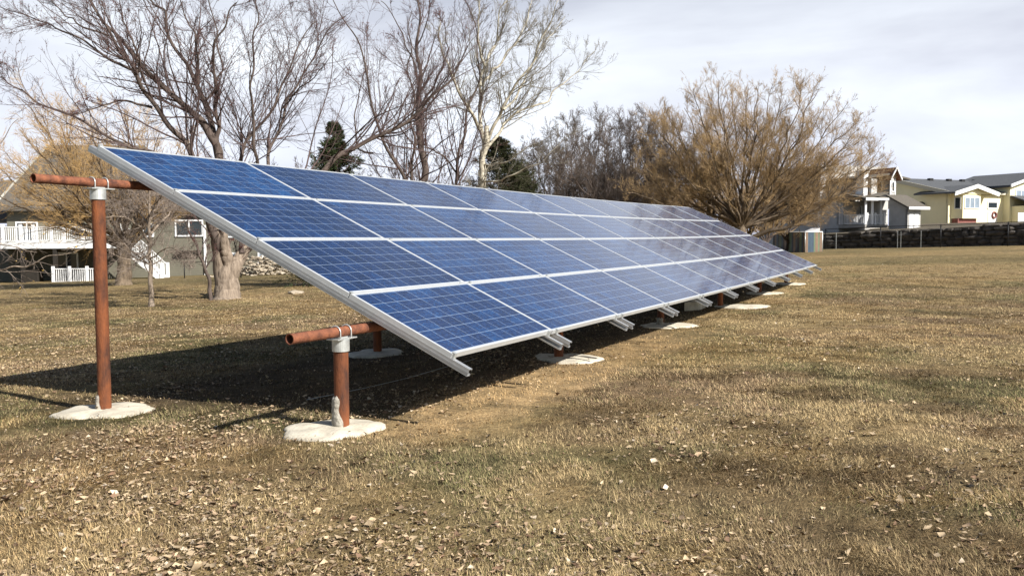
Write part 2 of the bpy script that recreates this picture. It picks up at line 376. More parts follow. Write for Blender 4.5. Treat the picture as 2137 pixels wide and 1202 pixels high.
# ------------------------------------------------------------------ solar array
root = empty('solar_array', (float(QF[0]), float(QF[1]), 0), 'long tilted ground-mounted array of blue solar panels on rusty pipe posts', 'solar array')
def cellmat():
    m = bpy.data.materials.new('solar_cells'); m.use_nodes = True; t = m.node_tree; n_ = t.nodes; l = t.links; p = n_['Principled BSDF']
    p.inputs['Roughness'].default_value = .5; p.inputs['Specular IOR Level'].default_value = .12
    p.inputs['Coat Weight'].default_value = .95; p.inputs['Coat Roughness'].default_value = .07; p.inputs['Coat IOR'].default_value = 1.36
    uv = n_.new('ShaderNodeUVMap'); sp = n_.new('ShaderNodeSeparateXYZ'); l.new(uv.outputs[0], sp.inputs[0])
    def mth(op, a, b=None):
        k = n_.new('ShaderNodeMath'); k.operation = op
        for i, s_ in enumerate((a, b)):
            if s_ is None: continue
            if isinstance(s_, (int, float)): k.inputs[i].default_value = s_
            else: l.new(s_, k.inputs[i])
        return k.outputs[0]
    def line(s_, cells, half):     # 1 near integer positions
        a = mth('MULTIPLY', s_, cells); fr = mth('FRACT', a); d = mth('SUBTRACT', .5, mth('ABSOLUTE', mth('SUBTRACT', fr, .5)))
        return mth('LESS_THAN', d, half)
    gl = mth('MAXIMUM', line(sp.outputs[0], 10, .0120), line(sp.outputs[1], 6, .0155))
    # busbars run along the panel, faint
    bb = mth('MAXIMUM', line(mth('ADD', sp.outputs[1], 1 / 18), 6, .0052), line(mth('ADD', sp.outputs[1], -1 / 18), 6, .0052))
    info = n_.new('ShaderNodeObjectInfo')
    sc_ = n_.new('ShaderNodeVectorMath'); sc_.operation = 'MULTIPLY'; sc_.inputs[1].default_value = (1.80, .95, 1); l.new(uv.outputs[0], sc_.inputs[0])
    ad = n_.new('ShaderNodeVectorMath'); ad.operation = 'ADD'; cmb = n_.new('ShaderNodeCombineXYZ'); l.new(mth('MULTIPLY', info.outputs['Random'], 37.), cmb.inputs[2]); l.new(sc_.outputs[0], ad.inputs[0]); l.new(cmb.outputs[0], ad.inputs[1])
    vo = n_.new('ShaderNodeTexVoronoi'); vo.inputs['Scale'].default_value = 62; l.new(ad.outputs[0], vo.inputs['Vector'])
    bw = n_.new('ShaderNodeRGBToBW'); l.new(vo.outputs['Color'], bw.inputs[0])
    # each cell its own tone
    cx_ = mth('FLOOR', mth('MULTIPLY', sp.outputs[0], 10)); cy_ = mth('FLOOR', mth('MULTIPLY', sp.outputs[1], 6))
    cc = n_.new('ShaderNodeCombineXYZ'); l.new(cx_, cc.inputs[0]); l.new(cy_, cc.inputs[1]); l.new(mth('MULTIPLY', info.outputs['Random'], 91.), cc.inputs[2])
    wn_ = n_.new('ShaderNodeTexWhiteNoise'); l.new(cc.outputs[0], wn_.inputs['Vector'])
    nz = n_.new('ShaderNodeTexNoise'); nz.inputs['Scale'].default_value = 4.5; nz.inputs['Detail'].default_value = 4; l.new(ad.outputs[0], nz.inputs['Vector'])
    v = mth('ADD', mth('MULTIPLY', bw.outputs[0], .48), mth('ADD', mth('MULTIPLY', wn_.outputs['Value'], .18), mth('MULTIPLY', nz.outputs['Fac'], .42)))
    v = mth('ADD', v, mth('MULTIPLY', mth('SUBTRACT', info.outputs['Random'], .5), .22))
    rp = n_.new('ShaderNodeValToRGB'); e = rp.color_ramp.elements; e[0].position = .25; e[0].color = (.0035, .012, .042, 1); e[1].position = .9; e[1].color = (.010, .068, .21, 1)
    k = e.new(.55); k.color = (.0055, .022, .088, 1); l.new(v, rp.inputs[0])
    m1 = n_.new('ShaderNodeMixRGB'); l.new(mth('MULTIPLY', bb, .16), m1.inputs[0]); l.new(rp.outputs[0], m1.inputs[1]); m1.inputs[2].default_value = (.45, .55, .75, 1)
    m2 = n_.new('ShaderNodeMixRGB'); l.new(mth('MULTIPLY', gl, .72), m2.inputs[0]); l.new(m1.outputs[0], m2.inputs[1]); m2.inputs[2].default_value = (.32, .42, .58, 1)
    l.new(m2.outputs[0], p.inputs['Base Color'])
    return m
m_cell = cellmat()
FW, PW, PH = .024, 1.852, .996
def panel_mesh():
    hw, hh = PW / 2 - FW, PH / 2 - FW
    V = [(-hw, -hh, .003), (hw, -hh, .003), (hw, hh, .003), (-hw, hh, .003), (-hw, -hh, .010), (hw, -hh, .010), (hw, hh, .010), (-hw, hh, .010)]
    F = [(0, 1, 2, 3), (7, 6, 5, 4)]
    return V, F
# local axes of a panel: x = UW, y = VW, z = NW (down)
V, Fp = panel_mesh()
uvs = [(.012, .022), (.988, .022), (.988, .978), (.012, .978)] + [(.988, .978)] * 4
uvs = [(-.004, -.008), (1.004, -.008), (1.004, 1.008), (-.004, 1.008)] + [(.5, .5)] * 4
pm = bpy.data.meshes.new('solar_panel'); pm.from_pydata(V, [], [(3, 2, 1, 0), (4, 5, 6, 7)])
pm.materials.append(m_cell)
ul = pm.uv_layers.new(name='UVMap')
for lp in pm.loops: ul.data[lp.index].uv = uvs[lp.vertex_index]
fm = MB()
hw, hh, th = PW / 2, PH / 2, .040
fm.box(-hw, hw, -hh, -hh + FW, 0, th); fm.box(-hw, hw, hh - FW, hh, 0, th)
fm.box(-hw, -hw + FW, -hh + FW + .0005, hh - FW - .0005, .0004, th); fm.box(hw - FW, hw, -hh + FW + .0005, hh - FW - .0005, .0004, th)
fme = bpy.data.meshes.new('frame'); fme.from_pydata(fm.v, [], fm.f); fme.materials.append(m_alu)
proto = bpy.data.objects.new('solar_panel', pm); pfr = bpy.data.objects.new('frame', fme)
rl = np.array(root.location)
first = True
for j in range(4):
    for i in range(11):
        if first: o, fr = proto, pfr
        else: o, fr = proto.copy(), pfr.copy()
        first = False
        col.objects.link(o); col.objects.link(fr); fr.parent = o; o.parent = root
        u0, u1 = i * PU, (i + 1) * PU
        a, b = arr(u0, 0), arr(u1, 0); ux = (b - a) / np.linalg.norm(b - a); vz = np.cross(ux, VW); vz /= np.linalg.norm(vz)
        if vz @ NW < 0: vz = -vz
        # rows sit with a slightly wider gap above the lowest row
        c = (arr(u0, (j + .5) * PV) + arr(u1, (j + .5) * PV)) / 2 + NW * .0
        vz2 = np.cross(ux, VW)
        sgn = 1 if vz2 @ NW > 0 else -1
        mtx = np.array([ux, VW, NW]).T
        o.matrix_local = Matrix([[*mtx[0], c[0] - rl[0]], [*mtx[1], c[1] - rl[1]], [*mtx[2], c[2] - rl[2]], [0, 0, 0, 1]])
# rails (C channels) running down the slope under every panel joint
def rail(u, face, v0=-.11, v1=4.21):
    """face=-1: the web faces the near end and the flanges point away; face=+1: open side faces the near end"""
    mb = MB(); T = lambda a, v, n_: arr(u + a, v, n_)
    t = .004; d0, d1 = .0415, .100; wv = .045
    s_ = 1 if face < 0 else -1
    def bx(a0, a1, n0, n1):
        a0, a1 = sorted((a0 * s_, a1 * s_)); mb.box(a0, a1, v0, v1, n0, n1, T)
    bx(0, t, d0, d1); bx(t, wv, d0, d0 + t); bx(t, wv, d1 - t, d1); bx(wv - t, wv, d0 + t, d0 + .016); bx(wv - t, wv, d1 - .016, d1 - t)
    bx(-.002, 0, .066, .071); bx(-.002, 0, .076, .080)
    return mb.build('rail', m_rail, root)
rail(.004, -1)
for i in range(1, 11):
    rail(i * PU - .08, 1); rail(i * PU + .08, -1)
rail(11 * PU - .01, 1)
# panel clamps at the joints
for i in range(12):
    for j in range(5):
        v = j * PV
        for du in ((.03,) if i == 0 else (-.03,) if i == 11 else (-.095, .095)):
            cxu = i * PU + du; mb = MB()
            mb.box(-.018, .018, v - .014, v + .014, -.006, .0385 if j in (0, 4) else -.0008, lambda a, b_, n_: arr(cxu + a, b_, n_))
            if i in (0, 1, 2, 3) or j == 4: mb.build('clamp', m_galv, root)
# cross pipes
for v, uend, up in ((VB, -.89, 21.0), (VF, -.86, 21.0)):
    mb = MB(); us = np.concatenate([np.linspace(uend, 4, 30), np.linspace(4.3, up, 30)])
    P = [arr(uu, v, OFF) for uu in us]; ro, ri = .038, .0325
    outer = P; inner = P[::-1]
    k = 24
    # hollow tube: outer skin, end ring, inner skin
    path = P; T0 = UW; a = np.cross(T0, [0, 0, 1.]); a /= np.linalg.norm(a); b = np.cross(T0, a)
    def ring(c, r_): return [c + r_ * (a * math.cos(2 * math.pi * q_ / k) + b * math.sin(2 * math.pi * q_ / k)) for q_ in range(k)]
    rings = [(P[6], ri)] + [(P[0], ri)] + [(p_, ro) for p_ in P]
    Vv = []; Ff = []
    for c_, r_ in rings: Vv += ring(c_, r_)
    for q_ in range(len(rings) - 1):
        for s_ in range(k): Ff.append((q_ * k + s_, q_ * k + (s_ + 1) % k, (q_ + 1) * k + (s_ + 1) % k, (q_ + 1) * k + s_))
    Ff.append(tuple(range(k)))
    o = mesh_np('cross_pipe', Vv, Ff, m_rust2, root, True)
    es = o.modifiers.new('edge', 'EDGE_SPLIT'); es.split_angle = R(50)
# posts with caps, U-bolts and footings
for i, (u, v, P, z) in enumerate(pads):
    top = P[2] - .038 - .012
    mb = MB(); zz = np.linspace(z - .15, top - .06, 14)
    mb.tube([(P[0], P[1], q_) for q_ in zz], .0545, 28); post = mb.build('post', m_rust, root, True)
    es = post.modifiers.new('edge', 'EDGE_SPLIT'); es.split_angle = R(50)
    if i > 6 and v == VB: pass
    cp = MB(); cp.tube([(P[0], P[1], top - .095), (P[0], P[1], top - .094), (P[0], P[1], top - .010), (P[0], P[1], top - .006)], [.062, .0645, .0645, .0645], 28)
    ux3 = UW; vh3 = np.array([VH[0], VH[1], 0]); Pt = np.array([P[0], P[1], top])
    cp.box(-.10, .13, -.055, .055, -.0055, .004, lambda a_, b_, c_: Pt + ux3 * a_ + vh3 * b_ + np.array([0, 0, c_]))
    cp.box(-.05, .05, -.03, .03, .0045, .013, lambda a_, b_, c_: Pt + ux3 * a_ + vh3 * b_ + np.array([0, 0, c_]))
    co = cp.build('post_cap', m_galv, post, False); es = co.modifiers.new('bev', 'BEVEL'); es.width = .0015; es.segments = 1; es.limit_method = 'ANGLE'; es.angle_limit = R(60)
    for du in (-.062, .068):
        ub = MB(); c_ = np.array([P[0], P[1], P[2]]) + UW * du; pts = []
        for tt in (-.058, -.03, 0): pts.append(c_ + vh3 * .046 + np.array([0, 0, tt]))
        for a_ in np.linspace(.1, math.pi - .1, 14): pts.append(c_ + vh3 * .046 * math.cos(a_) + np.array([0, 0, .046 * math.sin(a_)]))
        for tt in (0, -.03, -.058): pts.append(c_ - vh3 * .046 + np.array([0, 0, tt]))
        ub.tube(pts, .0052, 8); ub.build('u_bolt', m_galv, post, True)
        # strap that holds a rail pair is drawn with the pipe's rails
    # footing: an irregular, slightly domed concrete disc
    K = 60; Vv = [(PADC[i][0], PADC[i][1], z + .035)]; Ff = []
    for rr, hh_ in ((.45, .032), (.8, .026), (.94, .018), (1.0, .004), (1.01, -.05)):
        for s_ in range(K):
            th_ = 2 * math.pi * s_ / K; rad = float(pad_r(i, np.array(th_))) * rr
            Vv.append((PADC[i][0] + rad * math.cos(th_), PADC[i][1] + rad * math.sin(th_), z + hh_ + .006 * math.sin(5 * th_ + i)))
    for s_ in range(K): Ff.append((0, 1 + s_, 1 + (s_ + 1) % K))
    for q_ in range(4):
        for s_ in range(K): Ff.append((1 + q_ * K + s_, 1 + (q_ + 1) * K + s_, 1 + (q_ + 1) * K + (s_ + 1) % K, 1 + q_ * K + (s_ + 1) % K))
    mesh_np('concrete_footing', Vv, Ff, m_conc, root, True)
def mortar(P, z, h, az, spread, name='mortar_patch', seed=1, parent=None):
    rr = np.random.default_rng(seed); nh, na = 16, 14; V_ = []
    for a_ in range(nh):
        t_ = a_ / (nh - 1); zz_ = z + t_ * h
        for b_ in range(na):
            s_ = b_ / (na - 1) * 2 - 1; ww = spread * (1.0 - .45 * t_ + .12 * math.sin(t_ * 9)); an = az + s_ * ww
            bul = (1 - s_ ** 4) * (.020 - .006 * t_ + .007 * rr.random()) if a_ < nh - 1 else -.002
            rad = .0535 + max(bul, -.003)
            V_.append((P[0] + rad * math.cos(an), P[1] + rad * math.sin(an), zz_ + (.012 * math.sin(b_ * 1.3) if a_ == nh - 1 else 0)))
    F_ = [(a_ * na + b_, a_ * na + b_ + 1, (a_ + 1) * na + b_ + 1, (a_ + 1) * na + b_) for a_ in range(nh - 1) for b_ in range(na - 1)]
    mesh_np(name, V_, F_, m_mortar, parent, True)
posts = [o for o in root.children if o.name.startswith('post')]
mortar(pads[0][2], pads[0][3] + .02, .235, R(205), 1.45, seed=3, parent=posts[0])
mortar(pads[1][2], pads[1][3] + .02, .13, R(215), .7, seed=4, parent=posts[1])
mortar(pads[4][2], pads[4][3] + .02, .12, R(240), 1.6, seed=5, parent=posts[4])
# grey concrete block lying under the array
bp_ = arr(11.3, 2.85); bz = gzf(bp_[0], bp_[1])
mb = MB(); mb.box(-.55, .55, -.16, .16, 0, .17, lambda a_, b_, c_: np.array([bp_[0], bp_[1], bz]) + UW * a_ * .55 + np.array([VH[1], -VH[0], 0]) * 0 + np.array([.92, .38, 0]) * b_ + np.array([0, 0, c_]))
tag(mb.build('concrete_block', m_conc, bevel=.012), 'grey concrete block lying in the shade under the array', 'concrete block')

mb = MB(); wp = []
for (px_, py_, d_) in ((545, 846, 7.2), (640, 815, 7.8), (760, 790, 8.3), (850, 770, 8.9), (930, 748, 9.6), (990, 735, 10.2)):
    P = at(px_, py_, d_); wp.append((P[0], P[1], gzf(P[0], P[1]) + .018))
mb.tube(wp[1:], .0022, 6); tag(mb.build('loose_wire', m_galv, smooth=True), 'thin pale wire lying on the shaded ground under the array', 'wire')
# ------------------------------------------------------------------ trees
def resample(pts, n):
    P = np.array(pts, float); d = np.r_[0, np.cumsum(np.linalg.norm(np.diff(P[:, :3], axis=0), axis=1))]; t = np.linspace(0, d[-1], n)
    Q = np.stack([np.interp(t, d, P[:, i]) for i in range(P.shape[1])], 1)
    for _ in range(2): Q[1:-1, :3] = .25 * Q[:-2, :3] + .5 * Q[1:-1, :3] + .25 * Q[2:, :3]
    return Q
def norm(a): return a / (np.linalg.norm(a, axis=-1, keepdims=True) + 1e-9)
def grow(S, D, Ln, R0, nseg, wander, trop, tip, rg):
    n = len(S); P = np.zeros((n, nseg + 1, 3)); P[:, 0] = S; d = D.copy(); step = (Ln / nseg)[:, None]
    for s_ in range(nseg):
        d = norm(d + rg.normal(0, wander, (n, 3)) + np.array(trop) * (1 if np.ndim(trop) == 1 else 1)); P[:, s_ + 1] = P[:, s_] + d * step
    rad = R0[:, None] * (1 - (1 - tip) * np.linspace(0, 1, nseg + 1)[None, :])
    return P, rad
def spawn(P, rad, per, t0, ang, rg, ratio, lenpar, up=0.):
    """children of every branch: per each"""
    n, s1, _ = P.shape; s1 -= 1
    k = rg.poisson(per, n) if not np.ndim(per) else per
    k = np.maximum(k, 1)
    pi = np.repeat(np.arange(n), k); t = t0 + (1 - t0) * rg.random(len(pi)); f = t * s1; i = np.minimum(f.astype(int), s1 - 1); fr = (f - i)[:, None]
    S = P[pi, i] * (1 - fr) + P[pi, i + 1] * fr; D = norm(P[pi, i + 1] - P[pi, i])
    rp = rad[pi, i] * (1 - fr[:, 0]) + rad[pi, i + 1] * fr[:, 0]
    rnd = norm(np.cross(D, norm(rg.normal(0, 1, (len(pi), 3))))); a = rg.normal(ang, .16, len(pi))[:, None]
    d = norm(D * np.cos(a) + rnd * np.sin(a) + np.array([0, 0, up]))
    Ln = lenpar[pi] * ratio * (1.15 - .65 * t) * rg.uniform(.6, 1.25, len(pi))
    return S, d, Ln, rp
def tubes(P, rad, k):
    """(n,s,3),(n,s) -> verts, quads"""
    n, s_, _ = P.shape; T = np.empty_like(P); T[:, 1:-1] = P[:, 2:] - P[:, :-2]; T[:, 0] = P[:, 1] - P[:, 0]; T[:, -1] = P[:, -1] - P[:, -2]; T = norm(T)
    mean = norm(P[:, -1] - P[:, 0]); ref = np.where(np.abs(mean[:, 2:3]) < .8, np.array([[0, 0, 1.]]), np.array([[1., 0, 0]]))
    a = norm(np.cross(T, ref[:, None, :])); b = np.cross(T, a)
    th = np.arange(k) * 2 * math.pi / k
    V = P[:, :, None, :] + rad[:, :, None, None] * (a[:, :, None, :] * np.cos(th)[None, None, :, None] + b[:, :, None, :] * np.sin(th)[None, None, :, None])
    id_ = np.arange(n * s_ * k).reshape(n, s_, k); nx_ = np.roll(id_, -1, 2)
    Fq = np.stack([id_[:, :-1], nx_[:, :-1], nx_[:, 1:], id_[:, 1:]], -1).reshape(-1, 4)
    return V.reshape(-1, 3), Fq
def cat_mesh(lst):
    V = []; F_ = []; b = 0
    for v, f in lst: V.append(v); F_.append(f + b); b += len(v)
    return np.concatenate(V), np.concatenate(F_)
def tree(name, label, cat, limbs, bark, twig, spec, seed, budm=None, bud=(0, .02), group=None, gnarl=0., limbm=None, nthick=1, nb_=None):
    """limbs: list of (list of (px, py, depth), r0, r1). spec: list of levels dict(per,t0,ang,ratio,nseg,wander,trop,rmul,tip,up,k)"""
    rg = np.random.default_rng(seed)
    NS = 14; Ps = []; Rs = []; Ls_ = []
    tr = []
    for pts, r0, r1 in limbs:
        W = np.array([at(*p) if len(p) == 3 else p[1:] for p in pts])
        Q = resample(W, NS + 1)
        sg = np.linalg.norm(Q[-1] - Q[0]) / NS
        jit = rg.normal(0, .16 * sg, Q.shape); jit[:2] = 0; Q = Q + jit
        r0 = r0 * (1 if len(Ps) < nthick else .82); r1 = r1 * .7
        rr = r0 + (r1 - r0) * np.linspace(0, 1, NS + 1) ** .8
        Ps.append(Q); Rs.append(rr); Ls_.append(np.linalg.norm(np.diff(Q, axis=0), axis=1).sum())
    P = np.array(Ps); rad = np.array(Rs); Ln = np.array(Ls_)
    base = P[0, 0].copy()
    # spread the foot of the first limb (root flare)
    rad[0, 0] *= 1.22
    t = empty(name, base, label, cat, group)
    # smooth finer trunk
    up_ = 3; PP = np.array([resample(p_, NS * up_ + 1) for p_ in P]); RR = np.array([np.interp(np.linspace(0, NS, NS * up_ + 1), np.arange(NS + 1), r_) for r_ in rad])
    K_ = 16
    def lumpy(a, b_, k_, m_):
        if not len(a): return
        v, f = tubes(a, b_, k_); n0, s0 = b_.shape; cen = np.repeat(a[:, :, None, :], k_, 2).reshape(-1, 3)
        th_ = np.tile(np.arange(k_) * 2 * math.pi / k_, n0 * s0); hh_ = np.repeat(np.tile(np.arange(s0), n0), k_)
        lum = 1 + gnarl * (np.sin(3 * th_ + hh_ * .11 + seed) + .7 * np.sin(5 * th_ - hh_ * .23) + .8 * np.sin(2 * th_ + hh_ * .31 + 1)) + gnarl * .5 * np.sin(hh_ * .8 + th_ * 2)
        return cen + (v - cen) * lum[:, None], f
    if limbm is None: v, f = lumpy(PP, RR, K_ if gnarl else 10, bark); mesh_np('trunk', v, f, bark, t, True)
    else:
        v, f = lumpy(PP[:limbm[1]], RR[:limbm[1]], K_, bark); mesh_np('trunk', v, f, bark, t, True)
        v, f = lumpy(PP[limbm[1]:], RR[limbm[1]:], 10, limbm[0]); mesh_np('limbs', v, f, limbm[0], t, True)
    lv = []; tips = []
    for q_, s_ in enumerate(spec):
        if q_ == 0: per = np.maximum((s_['per'] * Ln / np.median(Ln)).astype(int), 2)
        else: per = s_['per']
        S, D, Ln2, rp = spawn(P, rad, per, s_['t0'], s_['ang'], rg, s_['ratio'], Ln if 'len' not in s_ else np.full(len(P), s_['len']), s_.get('up', 0))
        R0 = np.minimum(rp * s_.get('rmul', .6), s_.get('rmax', 1)); R0 = np.maximum(R0, s_.get('rmin', .004))
        P, rad = grow(S, D, Ln2, R0, s_['nseg'], s_['wander'], np.array(s_.get('trop', (0, 0, .05))), s_.get('tip', .4), rg); Ln = Ln2
        if q_ == 0 and nb_ is not None: v, f = tubes(P, rad, 5); mesh_np('branches', v, f, nb_, t, True)
        else: lv.append(tubes(P, rad, s_.get('k', 3)))
        if q_ >= len(spec) - 2: tips.append(P.reshape(-1, 3))
    v, f = cat_mesh(lv); mesh_np('crown', v, f, twig, t, False)
    if budm is not None and bud[0]:
        A = np.concatenate(tips); A = A[rg.integers(0, len(A), bud[0])] + rg.normal(0, .03, (bud[0], 3)); n_ = len(A)
        ax = rg.normal(0, 1, (n_, 3, 3)); ax = norm(ax) * bud[1] * rg.uniform(.5, 1.3, (n_, 1, 1))
        Vb = np.stack([A + ax[:, 0], A + ax[:, 1], A + ax[:, 2], A - ax[:, 0] * .8], 1).reshape(-1, 3); b4 = (np.arange(n_) * 4)[:, None]
        Fb = np.concatenate([b4 + np.array([[0, 1, 2]]), b4 + np.array([[0, 2, 3]]), b4 + np.array([[0, 3, 1]]), b4 + np.array([[1, 3, 2]])], 1).reshape(-1, 3)
        mesh_np('buds', Vb, Fb, budm, t)
    return t
def gy_(px, d):    # pixel row of the ground at this column and depth
    P = at(px, 560, d); z = gzf(P[0], P[1]); return CY - (FPX * ((z - H) - 0) / d) - FPX * math.tan(math.asin(g[2])) - .005 * (px - CX)
def G(px, d): return (px, gy_(px, d) + 3, d)

MAP = [dict(per=13, t0=.2, ang=.58, ratio=.40, nseg=7, wander=.12, trop=(0, 0, .05), rmul=.45, tip=.3, k=5, rmax=.032),
       dict(per=6.5, t0=.12, ang=.62, ratio=.50, nseg=6, wander=.14, trop=(0, 0, .05), rmul=.5, rmin=.005, rmax=.011, tip=.4, k=3),
       dict(per=5.5, t0=.1, ang=.6, ratio=.52, nseg=4, wander=.16, trop=(0, 0, .03), rmul=.7, rmin=.0042, rmax=.0058, tip=.6, k=3)]
D = 28.
tree('maple_tree', 'large bare maple with a thick forked trunk and reddish buds behind the array', 'tree', [
    ([G(474, D), (474, 600, D), (476, 560, D), (478, 535, D)], .44, .36),
    ([(474, 590, D), (490, 555, D), (520, 505, D + .3), (540, 465, D + .5)], .27, .17),
    ([(468, 600, D), (462, 540, D), (456, 480, D - .3), (455, 400, D - .3), (457, 350, D)], .30, .20),
    ([(480, 560, D), (470, 520, D - .3), (466, 480, D - .4)], .22, .16),
    ([(536, 475, D + .5), (555, 440, D + .6), (610, 385, D + 1), (672, 352, D + 1.5), (760, 310, D + 2), (870, 248, D + 2.5), (930, 170, D + 3), (977, 100, D + 3)], .17, .03),
    ([(456, 380, D - .3), (457, 330, D), (443, 270, D), (400, 225, D - .5), (360, 195, D - 1), (300, 165, D - 1.5), (260, 100, D - 2), (210, 36, D - 2), (175, -20, D - 2)], .19, .03),
    ([(457, 340, D), (443, 270, D), (428, 210, D + .5), (413, 180, D + .8), (390, 129, D + 1), (359, 78, D + 1), (320, 0, D + 1.5), (300, -40, D + 2)], .14, .03),
    ([(455, 330, D), (449, 260, D), (449, 198, D - .5), (443, 150, D - .7), (445, 99, D - 1), (468, 60, D - 1.3), (485, 0, D - 1.5)], .10, .025),
    ([(466, 540, D), (450, 500, D - .5), (435, 420, D - 1), (404, 322, D - 1.5), (359, 278, D - 2), (323, 234, D - 2.2), (311, 195, D - 2.5), (302, 171, D - 2.5), (270, 132, D - 3), (228, 75, D - 3), (192, 21, D - 3), (175, -20, D - 3)], .18, .03),
    ([(413, 180, D + .8), (412, 140, D + .5), (413, 87, D), (390, 39, D), (372, -10, D)], .06, .02),
    ([(404, 335, D - 1.5), (330, 330, D - 2), (240, 300, D - 2.5), (168, 251, D - 3), (99, 219, D - 3), (45, 192, D - 3.5), (0, 160, D - 3.5)], .08, .02),
    ([(318, 225, D - 2.2), (255, 207, D - 2.5), (204, 225, D - 3), (144, 243, D - 3.5)], .05, .015),
    ([(290, 150, D - 2), (257, 144, D - 2), (200, 105, D - 1.5), (150, 69, D - 1.5), (114, 51, D - 1), (51, 33, D - 1), (0, 18, D - 1)], .06, .015),
    ([(302, 171, D - 2.5), (285, 110, D - 2.5), (262, 60, D - 2), (250, 0, D - 2)], .05, .02),
    ([(228, 75, D - 3), (180, 60, D - 3), (120, 20, D - 3), (90, -20, D - 3)], .04, .015),
    ([(505, 530, D), (500, 440, D + .5), (482, 345, D + .5), (503, 302, D + 1), (539, 260, D + 1), (563, 210, D + 1.3), (587, 168, D + 1.5), (629, 105, D + 2), (660, 50, D + 2)], .11, .02),
    ([(520, 500, D + .3), (545, 420, D + 1), (563, 338, D + 1.5), (566, 300, D + 1.6), (587, 270, D + 2), (588, 228, D + 2), (640, 141, D + 3), (720, 30, D + 3.5)], .10, .02),
    ([(545, 420, D + 1), (535, 330, D + .6), (540, 262, D), (522, 165, D - .5), (533, 60, D - 1), (535, -20, D - 1)], .08, .02),
    ([(430, 210, D + .5), (470, 160, D + 1), (440, 40, D + 1.2), (430, -30, D + 1)], .05, .02),
    ([(588, 228, D + 2), (620, 190, D + 1.5), (660, 160, D + 1), (700, 110, D + .5)], .04, .012),
    ([(440, G(445, D - .8)[1] + 0, D - .8), (438, 590, D - .8), (425, 545, D - 1), (405, 500, D - 1.2), (385, 465, D - 1.5)], .085, .03),
], m_bark, t_maple, MAP, 11, t_bud, (20000, .018), gnarl=.035, limbm=(m_barkd, 4), nthick=4)

D = 36.
BSP = [dict(per=13, t0=.12, ang=.58, ratio=.36, nseg=7, wander=.11, trop=(0, 0, .07), rmul=.45, tip=.3, k=4, rmax=.034),
       dict(per=6.5, t0=.12, ang=.6, ratio=.5, nseg=5, wander=.14, trop=(0, 0, .05), rmul=.5, rmin=.006, rmax=.012, tip=.4, k=3),
       dict(per=5.2, t0=.1, ang=.6, ratio=.5, nseg=4, wander=.16, trop=(0, 0, .04), rmul=.7, rmin=.005, rmax=.007, tip=.6, k=3)]
tree('maple_tree', 'bare tree with a dark upright trunk left of the pale aspen', 'tree', [
    ([G(885, D), (882, 450, D), (881, 377, D), (877, 280, D), (875, 200, D), (878, 90, D + .5), (860, -10, D + 1)], .24, .04),
    ([(884, 560, D), (930, 450, D + .5), (953, 381, D + 1), (956, 314, D + 1), (984, 227, D + 1.5), (1000, 190, D + 1.5), (1012, 133, D + 2), (990, 60, D + 2), (968, -10, D + 2)], .12, .025),
    ([(884, 560, D), (862, 450, D), (858, 370, D - .5), (860, 280, D - 1), (862, 190, D - 1), (846, 110, D - 1.5), (850, 20, D - 1.5)], .10, .02),
    ([(884, 570, D), (862, 420, D - .5), (845, 372, D - 1), (799, 307, D - 1.5), (789, 262, D - 1.5), (778, 210, D - 2), (764, 140, D - 2), (733, 63, D - 2.5), (705, 0, D - 2.5)], .13, .02),
    ([(876, 190, D), (858, 115, D + .5), (827, 45, D + 1), (795, 0, D + 1)], .06, .02),
    ([(877, 224, D), (905, 180, D - .5), (935, 120, D - 1), (925, 40, D - 1.5)], .06, .02),
    ([(960, 370, D + 1), (925, 325, D + 1), (900, 310, D + .5), (840, 300, D)], .06, .02),
    ([(778, 320, D - 1.5), (745, 320, D - 1), (735, 250, D), (755, 180, D + .5), (765, 100, D + 1)], .05, .015),
], m_barkd, t_maple, BSP, 12, t_bud, (11000, .020))

